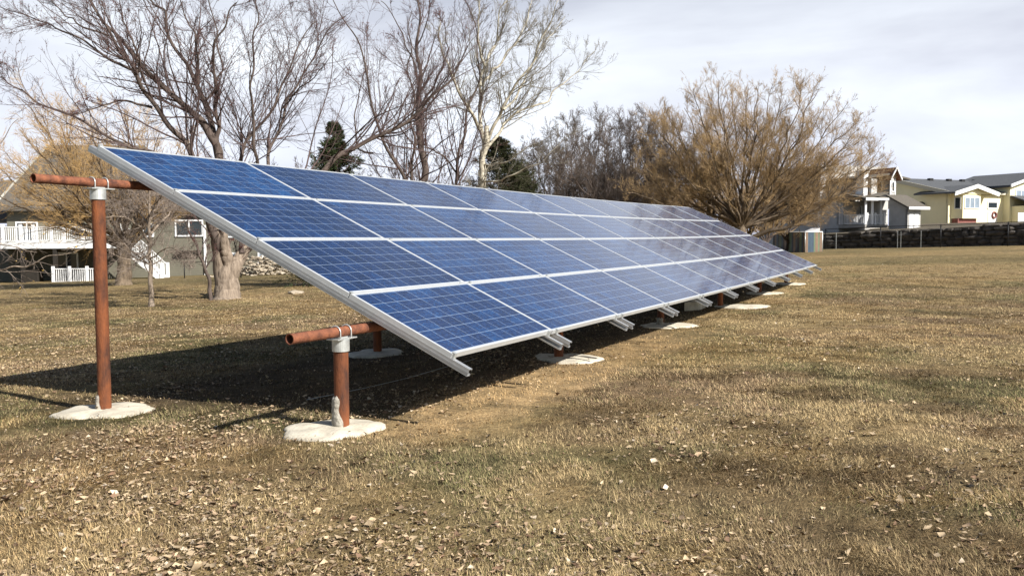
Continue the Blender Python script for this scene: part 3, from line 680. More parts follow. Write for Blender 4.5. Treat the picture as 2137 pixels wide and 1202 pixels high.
D = 38.
ASP = [dict(per=20, t0=.14, ang=.52, ratio=.30, nseg=7, wander=.10, trop=(0, 0, .08), rmul=.45, tip=.3, k=4, rmax=.036),
       dict(per=7.5, t0=.12, ang=.58, ratio=.5, nseg=5, wander=.13, trop=(0, 0, .06), rmul=.5, rmin=.006, rmax=.011, tip=.4, k=3),
       dict(per=6, t0=.1, ang=.6, ratio=.46, nseg=3, wander=.16, trop=(0, 0, .05), rmul=.7, rmin=.0045, rmax=.0075, tip=.6, k=3)]
tree('aspen_tree', 'tall bare tree with a pale cream trunk and wide pale crown behind the array', 'tree', [
    ([G(1003, D), (1001, 450, D), (1002, 388, D), (1006, 332, D), (1012, 297, D), (1018, 265, D)], .27, .16),
    ([(1012, 300, D), (1002, 272, D), (995, 245, D), (1000, 168, D), (1012, 140, D), (1023, 115, D + .5), (1040, 52, D + .5), (1062, -20, D + 1)], .13, .02),
    ([(1010, 310, D), (1026, 280, D), (1051, 227, D - .5), (1079, 168, D - 1), (1124, 115, D - 1), (1145, 60, D - 1.5), (1172, -10, D - 1.5)], .11, .015),
    ([(1010, 318, D), (1019, 304, D), (1072, 234, D + 1), (1124, 217, D + 1.5), (1173, 182, D + 2), (1211, 150, D + 2), (1240, 108, D + 2)], .095, .012),
    ([(1051, 230, D - .5), (1085, 195, D + .5), (1110, 140, D + 1), (1135, 90, D + 1.5), (1175, 40, D + 2)], .07, .015),
    ([(1002, 272, D), (985, 240, D - .5), (967, 213, D - 1), (949, 168, D - 1.5), (925, 115, D - 2), (912, 40, D - 2)], .10, .02),
    ([(1012, 140, D), (1000, 100, D - .5), (997, 60, D - 1), (1002, -10, D - 1)], .07, .02),
    ([(1002, 180, D), (1040, 130, D + 1), (1089, 80, D + 1.5), (1112, -10, D + 2)], .08, .02),
    ([(1005, 345, D), (1060, 340, D - 1), (1110, 300, D - 1.5), (1150, 285, D - 2)], .05, .012),
    ([(1003, 380, D), (1060, 372, D - 1), (1130, 340, D - 1.5), (1200, 270, D - 2)], .05, .012),
], m_barkp, t_aspen, ASP, 13, t_grey, (9000, .02))

# golden willow on the right
D = 58.
WSP = [dict(per=22, t0=.28, ang=.62, len=2.8, ratio=1.0, nseg=7, wander=.10, trop=(0, 0, .05), rmul=.5, tip=.25, k=4, rmax=.034),
       dict(per=10, t0=.10, ang=.72, ratio=.42, nseg=5, wander=.12, trop=(0, 0, .08), rmul=.45, rmin=.007, rmax=.011, tip=.35, k=3),
       dict(per=9.5, t0=.10, ang=.66, ratio=.62, nseg=4, wander=.13, trop=(0, 0, .05), rmul=.6, rmin=.0046, rmax=.0062, tip=.5, k=3)]
wl = [([G(1545, D), (1545, 480, D), (1547, 460, D)], .55, .40)]
def fan(bx, by, D, ends, r0, r1, bow=.25):
    o_ = []
    for (ex, ey, dd) in ends:
        mx_ = bx + (ex - bx) * .38; my = by + (ey - by) * .30 if ey < by else by - 10
        m2x = bx + (ex - bx) * .75; m2y = by + (ey - by) * .68
        o_.append(([(bx, by, D), (mx_, my, D + dd * .35), (m2x, m2y, D + dd * .75), (ex, ey, D + dd)], r0, r1))
    return o_
def dome(cx, cy, rx, ry, n, a0, a1, dz, seed, r0=.78, r1=.98):
    rg = np.random.default_rng(seed); o_ = []
    for q_ in range(n):
        a = a0 + (a1 - a0) * (q_ + .5 + rg.normal(0, .25)) / n; k_ = rg.uniform(r0, r1); o_.append((cx + rx * math.sin(R(a)) * k_, cy - ry * math.cos(R(a)) * k_, rg.uniform(-dz, dz) * (1 - .5 * abs(a) / 90)))
    return o_
wl += fan(1547, 478, D, dome(1580, 385, 285, 238, 26, -80, 92, 6, 5, .84, .97), .14, .02)
wl += fan(1547, 478, D, dome(1570, 390, 285, 235, 12, -75, 85, 7, 6, .5, .75), .10, .02)
wl += [([(1550, 500, D), (1610, 488, D - 1), (1700, 440, D - 2), (1770, 390, D - 2.5), (1800, 370, D - 3), (1835, 340, D - 3)], .22, .04),
       ([G(1485, D), (1485, 470, D), (1478, 400, D), (1440, 330, D + 1), (1405, 260, D + 1)], .22, .04),
       ([(1485, 480, D), (1430, 440, D - 1), (1370, 380, D - 2), (1330, 320, D - 2)], .15, .03),
       ([(1485, 485, D), (1500, 380, D + 2), (1480, 290, D + 3), (1460, 240, D + 3)], .15, .03),
       ([(1500, 490, D), (1450, 460, D - 1.5), (1400, 430, D - 2), (1310, 400, D - 3)], .12, .03)]
tree('willow_tree', 'broad golden bare willow with a rounded crown at the far end of the array', 'tree', wl, m_barkw, t_willow, WSP, 14, nb_=m_barkw)

# yellow willow on the left, its grey trunk behind the tall post
D = 44.
wl = [([G(258, D), (258, 550, D), (262, 515, D), (270, 480, D)], .40, .34)]
wl += fan(264, 520, D, dome(200, 420, 260, 225, 16, -80, 80, 5, 8), .14, .02); wl += fan(264, 520, D, dome(200, 420, 260, 225, 10, -80, 70, 6, 9, .5, .75), .10, .02)
wl += [([(262, 500, D), (200, 420, D), (114, 312, D), (102, 285, D), (75, 240, D), (50, 205, D)], .15, .03),
       ([(262, 500, D), (200, 470, D - 1), (120, 430, D - 2), (60, 400, D - 2)], .10, .02),
       ([(262, 500, D), (320, 450, D - 1), (360, 410, D - 2), (400, 390, D - 2)], .10, .02)]
WS2 = [dict(per=14, t0=.15, ang=.55, ratio=.36, nseg=7, wander=.10, trop=(0, 0, .05), rmul=.4, tip=.3, k=4, rmax=.04),
       dict(per=7, t0=.12, ang=.65, ratio=.5, nseg=6, wander=.12, trop=(0, 0, .02), rmul=.45, rmin=.007, rmax=.013, tip=.35, k=3),
       dict(per=7, t0=.15, ang=.5, ratio=.60, nseg=4, wander=.14, trop=(0, 0, -.02), rmul=.6, rmin=.0055, rmax=.0078, tip=.5, k=3)]
tree('willow_tree', 'yellow-twigged bare willow in front of the dark house, trunk behind the tall post', 'tree', wl, m_barkw, t_willowy, WS2, 15, nb_=m_barkw)

# small thin tree on the left lawn
D = 25.
SS = [dict(per=17, t0=.25, ang=.95, ratio=.48, nseg=7, wander=.17, trop=(0, 0, .0), rmul=.45, tip=.35, k=4, rmax=.022),
      dict(per=9, t0=.12, ang=.75, ratio=.55, nseg=6, wander=.2, trop=(0, 0, .02), rmul=.5, rmin=.0055, rmax=.010, tip=.4, k=3),
      dict(per=6.5, t0=.1, ang=.7, ratio=.55, nseg=4, wander=.22, trop=(0, 0, .0), rmul=.6, rmin=.004, rmax=.006, tip=.5, k=3)]
tree('crab_apple_tree', 'small bare tree with a slim straight trunk and tangled twigs right of the tall post', 'tree', [
    ([G(316, D), (315, 590, D), (313, 540, D), (314, 500, D), (311, 455, D), (308, 420, D), (312, 380, D)], .078, .035),
    ([(313, 510, D), (290, 470, D - .5), (250, 450, D - 1), (215, 455, D - 1.3)], .05, .015),
    ([(313, 490, D), (350, 450, D + .5), (370, 420, D + 1), (400, 400, D + 1)], .05, .015),
    ([(312, 470, D), (280, 430, D + .5), (255, 400, D + 1), (240, 390, D + 1.3)], .04, .015),
    ([(313, 540, D), (350, 515, D - .5), (385, 530, D - .8), (410, 525, D - 1)], .03, .01),
    ([(313, 450, D), (335, 410, D - 1), (350, 390, D - 1.5)], .035, .015),
    ([(313, 530, D), (280, 545, D - .7), (235, 530, D - 1)], .03, .01),
    ([(311, 430, D), (290, 390, D), (280, 360, D)], .035, .015),
], m_bark, t_grey, SS, 16)
SP2 = [dict(per=7, t0=.15, ang=.8, ratio=.34, nseg=6, wander=.16, trop=(0, 0, .02), rmul=.5, tip=.35, k=4, rmax=.02),
       dict(per=3.5, t0=.12, ang=.7, ratio=.55, nseg=5, wander=.18, trop=(0, 0, .02), rmul=.55, rmin=.005, tip=.4, k=3),
       dict(per=2.2, t0=.1, ang=.7, ratio=.55, nseg=4, wander=.2, trop=(0, 0, .0), rmul=.6, rmin=.004, rmax=.006, tip=.5, k=3)]
# low bough crossing the left edge from a tree standing outside the picture
tree('crab_apple_tree', 'bare tree at the left edge with a few yellowed leaves on low boughs', 'tree', [
    ([G(-120, 22.), (-118, 560, 22.), (-110, 500, 22.), (-100, 440, 22)], .10, .06),
    ([(-115, 560, 22.), (-40, 565, 21.5), (30, 560, 21), (90, 540, 21), (150, 535, 21), (175, 520, 21)], .045, .01),
    ([(-110, 500, 22.), (-40, 500, 21.5), (30, 515, 21), (80, 530, 21)], .035, .01),
    ([(-100, 450, 22.), (-60, 400, 22), (-20, 380, 22), (20, 370, 22)], .035, .01),
    ([(-104, 470, 22.), (-60, 360, 22), (0, 300, 22), (40, 250, 22)], .035, .01),
], m_bark, t_grey, SP2, 17, twigm('yellowed_leaves', (.45, .28, .08), (.6, .42, .12)), (60, .035))

# background brush and woods: each tree its own
def auto_tree(px, D_, top, name, label, seed, bark, twig, spread=.30, n=6, dens=1., rb=.16, cat='tree', group=None):
    rg = np.random.default_rng(seed); b = G(px, D_); h = b[1] - top
    limbs = [([b, (px + rg.normal(0, 3), b[1] - h * .12, D_), (px + rg.normal(0, 4), b[1] - h * .22, D_)], rb, rb * .8)]
    for q_ in range(n):
        a_ = (q_ + .5) / n * 2 - 1 + rg.normal(0, .08); ex = px + a_ * h * spread * 1.35; ey = b[1] - h * (1 - .34 * abs(a_) ** 1.7) + abs(rg.normal(0, .03)) * h
        dd = rg.normal(0, 1.6)
        limbs.append(([(px, b[1] - h * .15, D_), (px + (ex - px) * .4, b[1] - h * .45, D_ + dd * .4), (px + (ex - px) * .75, b[1] + (ey - b[1]) * .75, D_ + dd * .8), (ex, ey, D_ + dd)], rb * .6, .02))
    k_ = D_ / 60.
    sp_ = [dict(per=15 * dens, t0=.12, ang=.6, ratio=.32, nseg=6, wander=.12, trop=(0, 0, .06), rmul=.45, tip=.35, k=3, rmax=.035),
           dict(per=8 * dens, t0=.12, ang=.58, ratio=.5, nseg=5, wander=.13, trop=(0, 0, .05), rmul=.5, rmin=.008 * k_, rmax=.016, tip=.4, k=3),
           dict(per=6. * dens, t0=.1, ang=.55, ratio=.55, nseg=3, wander=.15, trop=(0, 0, .04), rmul=.6, rmin=.007 * k_, rmax=.009 * k_, tip=.5, k=3)]
    return tree(name, label, cat, limbs, bark, twig, sp_, seed, group=group)
GRP = 'bare brown trees in the far wood behind the array'
for q_, (px, D_, top, sp_) in enumerate([(1175, 62, 262, .30), (1222, 66, 235, .26), (1282, 60, 250, .36), (1335, 66, 238, .28), (1385, 63, 255, .28), (1130, 70, 300, .3), (1250, 74, 275, .4), (1420, 72, 290, .4), (1340, 76, 290, .4)]):
    auto_tree(px, D_, top, 'deciduous_tree', ['bare brown tree right of the pale aspen, at the left of the far wood', 'slim tall bare tree, second in the far wood from the aspen', 'bare tree with a dark leaning fork in the middle of the far wood', 'rounded bare tree just left of the golden willow', 'bare tree partly hidden by the left side of the golden willow', 'low bare tree between the aspen and the dark spruce', 'low wide bare tree at the back of the far wood', 'low bare tree behind the golden willow crown', 'low bare tree deep in the wood left of the willow'][q_], 40 + q_, m_barkd, t_brush, sp_, group=GRP, dens=1.35)
for q_, (px, D_, top) in enumerate([(575, 85, 352), (635, 88, 340), (790, 84, 330), (845, 90, 345), (930, 86, 335), (600, 95, 362)]):
    auto_tree(px, D_, top, 'deciduous_tree', ['low grey brush tree behind the maple fork', 'low brush tree left of the upright spruce', 'low brush tree right of the upright spruce', 'low brush tree behind the dark upright trunk', 'low brush tree left of the pale aspen trunk', 'lowest brush tree at the back left of the spruce'][q_], 60 + q_, m_barkd, t_brush, .5, 7, 1.0, .12, group='low brush trees far behind the array')
# more crown behind the golden willow: continuous brown wood down low
for q_, (px, D_, top) in enumerate([(1450, 68, 330), (1560, 72, 320), (1640, 70, 340), (1600, 69, 385), (1510, 70, 370)]):
    auto_tree(px, D_, top, 'deciduous_tree', ['low brown tree behind the left part of the golden willow', 'low brown tree right behind the golden willow trunk', 'low brown tree between the golden willow and the grey house', 'lowest brown tree just right of the golden willow trunk', 'low brown tree just left of the golden willow trunk'][q_], 80 + q_, m_barkd, t_willow, .5, 8, 1.1, .14, group='low trees behind the golden willow')

# spruces
def spruce(px, D_, top, width, label, seed, tone):
    rg = np.random.default_rng(seed); b = at(*G(px, D_)); tp = at(px, top, D_); tp[0] = b[0]; tp[1] = b[1]; h = tp[2] - b[2]
    t = empty('spruce_tree', b, label, 'tree', None)
    mb = MB(); mb.tube([b + (tp - b) * s_ for s_ in (0, .3, .6, 1)], [.16, .11, .06, .01], 8); mb.build('trunk', m_barkd, t, True)
    nb = 330; tt = rg.uniform(0, 1, nb) ** .85; hz_ = b[2] + .15 + tt * (h - .15); ln = width * (1 - tt) ** .85 * rg.uniform(.45, 1.2, nb) + .12
    az = rg.uniform(0, 2 * math.pi, nb); S = np.c_[np.full(nb, b[0]), np.full(nb, b[1]), hz_]; el = rg.normal(.0, .12, nb) + tt * .5 - .1
    Dd = np.c_[np.cos(az) * np.cos(el), np.sin(az) * np.cos(el), np.sin(el)]
    P, rad = grow(S, norm(Dd), ln, np.full(nb, .018), 7, .04, np.array([0, 0, .03]), .3, rg)
    S2, D2, L2, rp = spawn(P, rad, 9, .2, .75, rg, .34, ln, -.05); P2, r2 = grow(S2, D2, L2, np.full(len(S2), .007), 4, .08, np.array([0, 0, 0.]), .5, rg)
    v, f = cat_mesh([tubes(P, rad, 3), tubes(P2, r2, 3)])
    br = mesh_np('branches', v, f, m_barkd, t)
    A = np.concatenate([P2.reshape(-1, 3), P[:, 2:].reshape(-1, 3)]); Dn = np.concatenate([np.repeat(norm(P2[:, -1] - P2[:, 0]), 5, 0), np.repeat(norm(P[:, -1] - P[:, 2]), 6, 0)])
    rep = 4; A = np.repeat(A, rep, 0) + rg.normal(0, .02, (len(A) * rep, 3)); Dn = np.repeat(Dn, rep, 0); n_ = len(A)
    dr = norm(Dn * .9 + rg.normal(0, .55, (n_, 3))); sd = norm(np.cross(dr, rg.normal(0, 1, (n_, 3)))) * .014; ll = rg.uniform(.06, .13, (n_, 1))
    Vn = np.stack([A - sd, A + sd, A + dr * ll], 1).reshape(-1, 3)
    cN = np.array(tone) * rg.uniform(.6, 1.35, (n_, 1))
    mesh_np('needles', Vn, np.arange(n_ * 3).reshape(-1, 3), m_needle, t, colr=np.repeat(cN, 3, 0))
m_needle = mat('spruce_needles', attr=True, rough=.8, spec=.2)
spruce(702, 36, 262, 2.5, 'green upright spruce showing above the second panel column', 91, (.050, .070, .028))
spruce(1042, 44, 292, 3.9, 'dark wide spruce behind the pale aspen trunk', 92, (.042, .048, .020))
spruce(1085, 46, 345, 2.6, 'low dark spruce right of the aspen trunk', 93, (.045, .050, .022))

# ------------------------------------------------------------------ buildings
class Wall:
    """a vertical plane through world point P along horizontal direction d; pixels <-> metres on it"""
    def __init__(s, P, ang):
        s.P = np.array(P, float); s.d = np.array([math.cos(R(ang)), math.sin(R(ang)), 0]); s.n = np.array([s.d[1], -s.d[0], 0])   # n faces the camera side
    def hit(s, px, py):
        r_ = M @ np.array([(px - CX) / FPX, (py - CY) / FPX, 1.]); k = ((s.P - CAMP) @ s.n) / (r_ @ s.n); return CAMP + r_ * k
    def sz(s, px, py): Q = s.hit(px, py); return (Q - s.P) @ s.d, Q[2]
    def w(s, a, o_, z): return s.P * np.array([1, 1, 0]) + s.d * a + s.n * o_ + np.array([0, 0, z])
    def px_box(s, mb, x0, y0, x1, y1, o0, o1):
        a0, z1 = s.sz(x0, y0); a1, _ = s.sz(x1, y0); _, z0 = s.sz(x0, y1); mb.box(a0, a1, -o1, -o0, z0, z1, lambda a, b, c: s.w(a, -b, c)); return a0, a1, z0, z1
    def bx(s, mb, a0, a1, z0, z1, o0, o1): mb.box(a0, a1, -o1, -o0, z0, z1, lambda a, b, c: s.w(a, -b, c))
    def poly(s, mb, pts, o0, o1):    # pts (a,z)
        mb.prism([s.w(a, o0, z) for a, z in pts], s.n * (o1 - o0))
def window(wl, parent, x0, y0, x1, y1, glass=None, muntins=1, fr=.10, label=None):
    a0, z1 = wl.sz(x0, y0); a1, _ = wl.sz(x1, y0); _, z0 = wl.sz(x0, y1)
    mb = MB(); wl.bx(mb, a0, a1, z0, z1, .02, .035); pane = mb.build('window', glass or m_glass, parent)
    f_ = MB(); e_ = .06
    wl.bx(f_, a0 - fr, a1 + fr, z1, z1 + fr, .0, e_); wl.bx(f_, a0 - fr, a1 + fr, z0 - fr, z0, .0, e_ + .02)
    wl.bx(f_, a0 - fr, a0, z0 + .001, z1 - .001, .0, e_); wl.bx(f_, a1, a1 + fr, z0 + .001, z1 - .001, .0, e_)
    for q_ in range(muntins):
        am = a0 + (a1 - a0) * (q_ + 1) / (muntins + 1); wl.bx(f_, am - .04, am + .04, z0 + .001, z1 - .001, .0, e_ - .005)
    f_.build('frame', m_white, pane)
    return pane
def railing(wl, parent, a0, a1, z0, z1, o=.0, step=.13, post=.12, posts=None, name='railing', drop=0.):
    mb = MB()
    zf = lambda a: drop * (a - a0) / (a1 - a0)
    def sb(x0, x1, l, h, t):
        mb.box8([wl.w(x0, o + t, l + zf(x0)), wl.w(x1, o + t, l + zf(x1)), wl.w(x1, o, l + zf(x1)), wl.w(x0, o, l + zf(x0)), wl.w(x0, o + t, h + zf(x0)), wl.w(x1, o + t, h + zf(x1)), wl.w(x1, o, h + zf(x1)), wl.w(x0, o, h + zf(x0))])
    sb(a0, a1, z1 - .06, z1, .07); sb(a0, a1, z0 + .06, z0 + .12, .05)
    for a in np.arange(a0 + step, a1 - .02, step): mb.box(a - .022, a + .022, -(o + .045), -(o + .005), z0 + .12 + zf(a), z1 - .06 + zf(a), lambda p_, q_, c_: wl.w(p_, -q_, c_))
    for a in (posts if posts is not None else np.linspace(a0, a1, 2)): mb.box(a - post / 2, a + post / 2, -(o + .1), -(o - .02), z0 - .05 + zf(a), z1 + .14 + zf(a), lambda p_, q_, c_: wl.w(p_, -q_, c_))
    return mb.build(name, m_white, parent)
m_olive = siding('olive_siding', (.125, .118, .088), .14)
m_greys = siding('grey_siding', (.43, .42, .40), .13)
m_yel = mat('cream_siding', (.84, .78, .53), .8, noise=.05, scale=.6)
m_shing = mat('brown_grey_shingles', (.085, .075, .062), .95, col2=(.135, .12, .10), scale=9, bump=.5, bscale=20)
m_shing2 = mat('charcoal_shingles', (.055, .06, .065), .95, col2=(.10, .105, .115), scale=7, bump=.5, bscale=20)
m_shing3 = mat('red_brown_shingles', (.20, .085, .045), .95, col2=(.30, .14, .075), scale=7, bump=.5, bscale=20)
m_dark = mat('dark_timber', (.02, .016, .012), .8, noise=.3, scale=4)
m_conc2 = mat('foundation_concrete', (.30, .29, .27), .9, noise=.15, scale=2)
m_brick = mat('dull_red_brick', (.20, .075, .065), .9, noise=.25, scale=6, bump=.4)

# --- left house: dark olive siding, big brown roof, two level white deck
D = 60.; Pn = at(300, 560, D); zg = gzf(Pn[0], D) - .15
W1 = Wall((Pn[0], Pn[1], 0), 4)
H1 = empty('house', (Pn[0], Pn[1], zg), 'dark olive sided house with a brown shingle roof and white two-level deck, on the left', 'house')
s = lambda px, py=560: W1.sz(px, py)[0]
zz_ = lambda py, px=300: W1.sz(px, py)[1]
aL, aR = s(-60), s(552); zE = zz_(437)
mb = MB(); W1.bx(mb, s(18), aR, zg - .6, zE, -9, 0); mb.build('wall', m_olive, H1)
mb = MB(); W1.bx(mb, s(-130), s(17.6), zg - .6, zz_(470), -9, -2.0); mb.build('wall', m_olive, H1)
# roofs: planes rising away from the camera, ridge 7 m behind
zR = zE + 5.0
mb = MB()
aM = s(335)
mb.box8([W1.w(s(0), .6, zE - .1), W1.w(aM, .6, zE - .1), W1.w(aM - 3.5, -8.0, zR - .1), W1.w(s(0), -8.0, zR - .1), W1.w(s(0), .6, zE + .1), W1.w(aM, .6, zE + .1), W1.w(aM - 3.5, -8.0, zR + .1), W1.w(s(0), -8.0, zR + .1)])
mb.box8([W1.w(s(0), -8.0, zR - .1), W1.w(aM - 3.5, -8.0, zR - .1), W1.w(aM, -16, zE - .1), W1.w(s(0), -16, zE - .1), W1.w(s(0), -8.0, zR + .1), W1.w(aM - 3.5, -8.0, zR + .1), W1.w(aM, -16, zE + .1), W1.w(s(0), -16, zE + .1)])
mb.prism([W1.w(aM, .6, zE - .1), W1.w(aM, -16, zE - .1), W1.w(aM - 3.5, -8, zR - .1)], (0, 0, .19))
mb.box8([W1.w(aM + .01, .5, zE - .2), W1.w(aR + .4, .5, zE - .2), W1.w(aR + .4, -9, zE + .9), W1.w(aM + .01, -9, zE + .9), W1.w(aM + .01, .5, zE - .02), W1.w(aR + .4, .5, zE - .02), W1.w(aR + .4, -9, zE + 1.1), W1.w(aM + .01, -9, zE + 1.1)])
rf = mb.build('roof', m_shing, H1)
mb = MB(); P_ = W1
mb.box8([P_.w(s(0) - .16, .62, zE - .25), P_.w(s(0) - .01, .62, zE - .25), P_.w(s(0) - .01, -8.0, zR - .25), P_.w(s(0) - .16, -8.0, zR - .25), P_.w(s(0) - .16, .62, zE + .13), P_.w(s(0) - .01, .62, zE + .13), P_.w(s(0) - .01, -8.0, zR + .13), P_.w(s(0) - .16, -8.0, zR + .13)])
mb.build('rake_board', mat('weathered_white_board', (.42, .42, .38), .8, noise=.2, scale=2), rf)
mb = MB(); z2 = zz_(462)
mb.box8([W1.w(s(-140), -1.4, z2 - .08), W1.w(s(17), -1.4, z2 - .08), W1.w(s(17), -8, z2 + 3.1), W1.w(s(-140), -8, z2 + 3.1), W1.w(s(-140), -1.4, z2 + .08), W1.w(s(17), -1.4, z2 + .08), W1.w(s(17), -8, z2 + 3.26), W1.w(s(-140), -8, z2 + 3.26)])
mb.build('roof', m_shing, H1)
# dormer gable fragment and vent
window(W1, H1, 368, 462, 421, 491, m_glass, 1)
window(W1, H1, 476, 468, 488, 493, m_glass, 0)
window(W1, H1, 479, 530, 490, 558, m_glassb, 0)
window(W1, H1, 541, 530, 547, 552, m_glassb, 0)
window(W1, H1, 300, 470, 318, 492, m_glass, 0)
window(W1, H1, 36, 466, 76, 502, m_glass, 1)
window(W1, H1, 118, 530, 160, 560, m_glass, 1)
mb = MB(); W1.px_box(mb, 425, 470, 429.5, 583, .0, .12); mb.build('downspout', m_white, H1)
mb = MB(); W1.px_box(mb, 370, 523, 421, 529, 0, .35); mb.build('dark_awning', m_dark, H1)
# deck
Wd = Wall(W1.w(0, 3.5, 0), 4); sd_ = lambda px: Wd.sz(px, 560)[0]; zd = Wd.sz(100, 505)[1]; a0, a1 = sd_(-60), sd_(228)
dk = MB(); W1.bx(dk, a0, a1, zd - .06, zd, .01, 3.6); deck = dk.build('deck', m_white, H1)
db = MB(); W1.bx(db, a0, a1, zd - .42, zd - .062, 3.45, 3.58); W1.bx(db, a1 - .12, a1, zd - .42, zd - .062, .02, 3.44); db.build('fascia', m_white, deck)
dj = MB(); W1.bx(dj, a0 + .1, a1 - .13, zd - .30, zd - .064, .02, 3.44); dj.build('joists', m_dark, deck)
railing(W1, deck, a0, a1, zd, zd + .98, 3.48, posts=[sd_(t_) for t_ in (-20, 9, 46, 72, 110, 136, 175, 200, 226)], post=.17)
for pxp in (-40, 47, 115, 200):
    pm_ = MB(); a = sd_(pxp); W1.bx(pm_, a - .11, a + .11, zg - .3, zd - .43, 3.3, 3.52); pm_.build('post', m_dark, deck)
# lower patio rail
railing(W1, H1, sd_(118), sd_(226), zg + .02, zg + .95, 4.1, posts=[sd_(t_) for t_ in (120, 154, 190, 224)], post=.16)
# stairs from the deck down to the right
st = MB(); ns = 13; aa, ab = sd_(252), sd_(338)
for q_ in range(ns):
    t_ = q_ / (ns - 1); a = aa + (ab - aa - .2) * t_; zt_ = zd - (zd - zg - .1) * (t_)
    W1.bx(st, a, a + .34, zt_ - .05, zt_, 2.3, 3.5); W1.bx(st, a + .02, a + .06, zt_ - .2, zt_ - .052, 2.3, 3.48)
stair = st.build('stairs', m_white, H1)
sg = MB()
for o_ in (2.24, 3.51): sg.box8([W1.w(aa, o_ + .06, zd - .45), W1.w(ab, o_ + .06, zg - .1), W1.w(ab, o_, zg - .1), W1.w(aa, o_, zd - .45), W1.w(aa, o_ + .06, zd - .05), W1.w(ab, o_ + .06, zg + .2), W1.w(ab, o_, zg + .2), W1.w(aa, o_, zd - .05)])
sg.build('stringer', m_white, stair)
railing(W1, stair, aa, ab, zd + .05, zd + 1.0, 3.52, drop=-(zd - zg - .1), post=.2); railing(W1, stair, aa, ab, zd + .05, zd + 1.0, 2.3, drop=-(zd - zg - .1), post=.2)
# barbecue-dark cabinet under the deck
mb = MB(); W1.px_box(mb, 82, 562, 112, 586, 1.5, 2.3); W1.px_box(mb, 80, 558, 114, 561.8, 1.4, 2.4); tag(mb.build('storage_cabinet', m_dark, bevel=.03), 'dark low cabinet standing in the shade under the white deck', 'cabinet')

# chain-link or iron fences
def fence(pts, zb, h, name, label, step, mat_, mesh=True, posts_every=None, rail_r=.03, slats=False, wires=.12, kind_cat='fence'):
    """pts: list of (x,y) ground points; posts are parts"""
    P = np.array(pts, float); t = empty(name, (P[0][0], P[0][1], gzf(*P[0])), label, kind_cat)
    d = np.r_[0, np.cumsum(np.linalg.norm(np.diff(P, axis=0), axis=1))]; n_ = max(int(d[-1] / step), 1); ts = np.linspace(0, d[-1], n_ + 1)
    Q = np.c_[np.interp(ts, d, P[:, 0]), np.interp(ts, d, P[:, 1])]
    Z = gz(Q[:, 0], Q[:, 1]) + zb
    for (x_, y_), z_ in zip(Q, Z):
        mb = MB(); mb.tube([(x_, y_, z_ - .2), (x_, y_, z_ + h + .05)], rail_r * 1.25, 8); mb.build('post', mat_, t, True)
    mb = MB(); mb.tube([(x_, y_, z_ + h) for (x_, y_), z_ in zip(Q, Z)], rail_r * .8, 6); mb.build('top_rail', mat_, t, True)
    if mesh:
        # woven wire: two families of thin diagonal wires, as real thin tubes
        Vl = []; 
        tt = np.arange(0, d[-1], wires); 
        def pos(u_, v_): 
            return np.c_[np.interp(u_, d, P[:, 0]), np.interp(u_, d, P[:, 1]), np.interp(u_, ts, Z) + v_ * h]
        segs = []
        for sg_ in (-1, 1):
            a = pos(tt, np.zeros(len(tt))); b = pos(np.clip(tt + sg_ * h, 0, d[-1]), np.ones(len(tt))); segs.append(np.stack([a, b], 1))
        S_ = np.concatenate(segs); v, f = tubes(S_, np.full(S_.shape[:2], .0045), 3); mesh_np('wire_mesh', v, f, mat_, t)
    return t
# low black fence in front of the left house
fa = at(385, 575, 54); fb = at(520, 572, 50); fc = at(640, 560, 47)
fence([fa[:2], fb[:2], fc[:2]], 0, 1.0, 'chain_fence', 'thin black two-rail fence on the slope in front of the dark house', 3.9, m_black, mesh=False, rail_r=.028)
# rubble slope beside the house
def rocks(name, label, cat, c, n, ext, size, m, seed, squash=.6, kind=None):
    rg = np.random.default_rng(seed); mb = MB()
    ico = bpy.data.meshes.new('tmp'); import bmesh as _b; bm = _b.new(); _b.ops.create_icosphere(bm, subdivisions=1, radius=1); bm.to_mesh(ico); bm.free()
    V0 = np.array([v.co[:] for v in ico.vertices]); F0 = [tuple(p.vertices) for p in ico.polygons]; bpy.data.meshes.remove(ico)
    for q_ in range(n):
        s_ = size * rg.uniform(.5, 1.3) * np.array([rg.uniform(.8, 1.5), rg.uniform(.8, 1.3), squash]); V = V0 * (1 + rg.normal(0, .12, (len(V0), 1))) * s_
        a_ = rg.uniform(0, 6.28); V = np.c_[V[:, 0] * math.cos(a_) - V[:, 1] * math.sin(a_), V[:, 0] * math.sin(a_) + V[:, 1] * math.cos(a_), V[:, 2]]
        x_, y_ = c[0] + rg.uniform(-1, 1) * ext[0], c[1] + rg.uniform(-1, 1) * ext[1]
        mb.add(V + np.array([x_, y_, gzf(x_, y_) + ext[2] * max(0, 1 - ((x_ - c[0]) / ext[0]) ** 2) * rg.random()]), F0)
    return tag(mb.build(name, m), label, cat, kind=kind)
m_rub = mat('tan_rubble', (.26, .21, .15), .95, col2=(.48, .42, .33), scale=2, bump=.4)
m_drock = mat('dark_field_stone', (.014, .012, .011), .92, col2=(.12, .105, .09), scale=1.6, bump=.5, bscale=6)
p_ = at(545, 560, 56); rocks('rubble_slope', 'pile of tan rubble beside the right end of the dark house', 'rubble', p_, 420, (2.6, 2.2, 1.2), .14, m_rub, 3, kind='stuff')
p_ = at(603, 605, 29.5); rocks('field_stone', 'low pale stone slab lying in the tree shadow right of the maple', 'stone', p_, 3, (.22, .18, .12), .2, m_rub, 4, squash=.45)

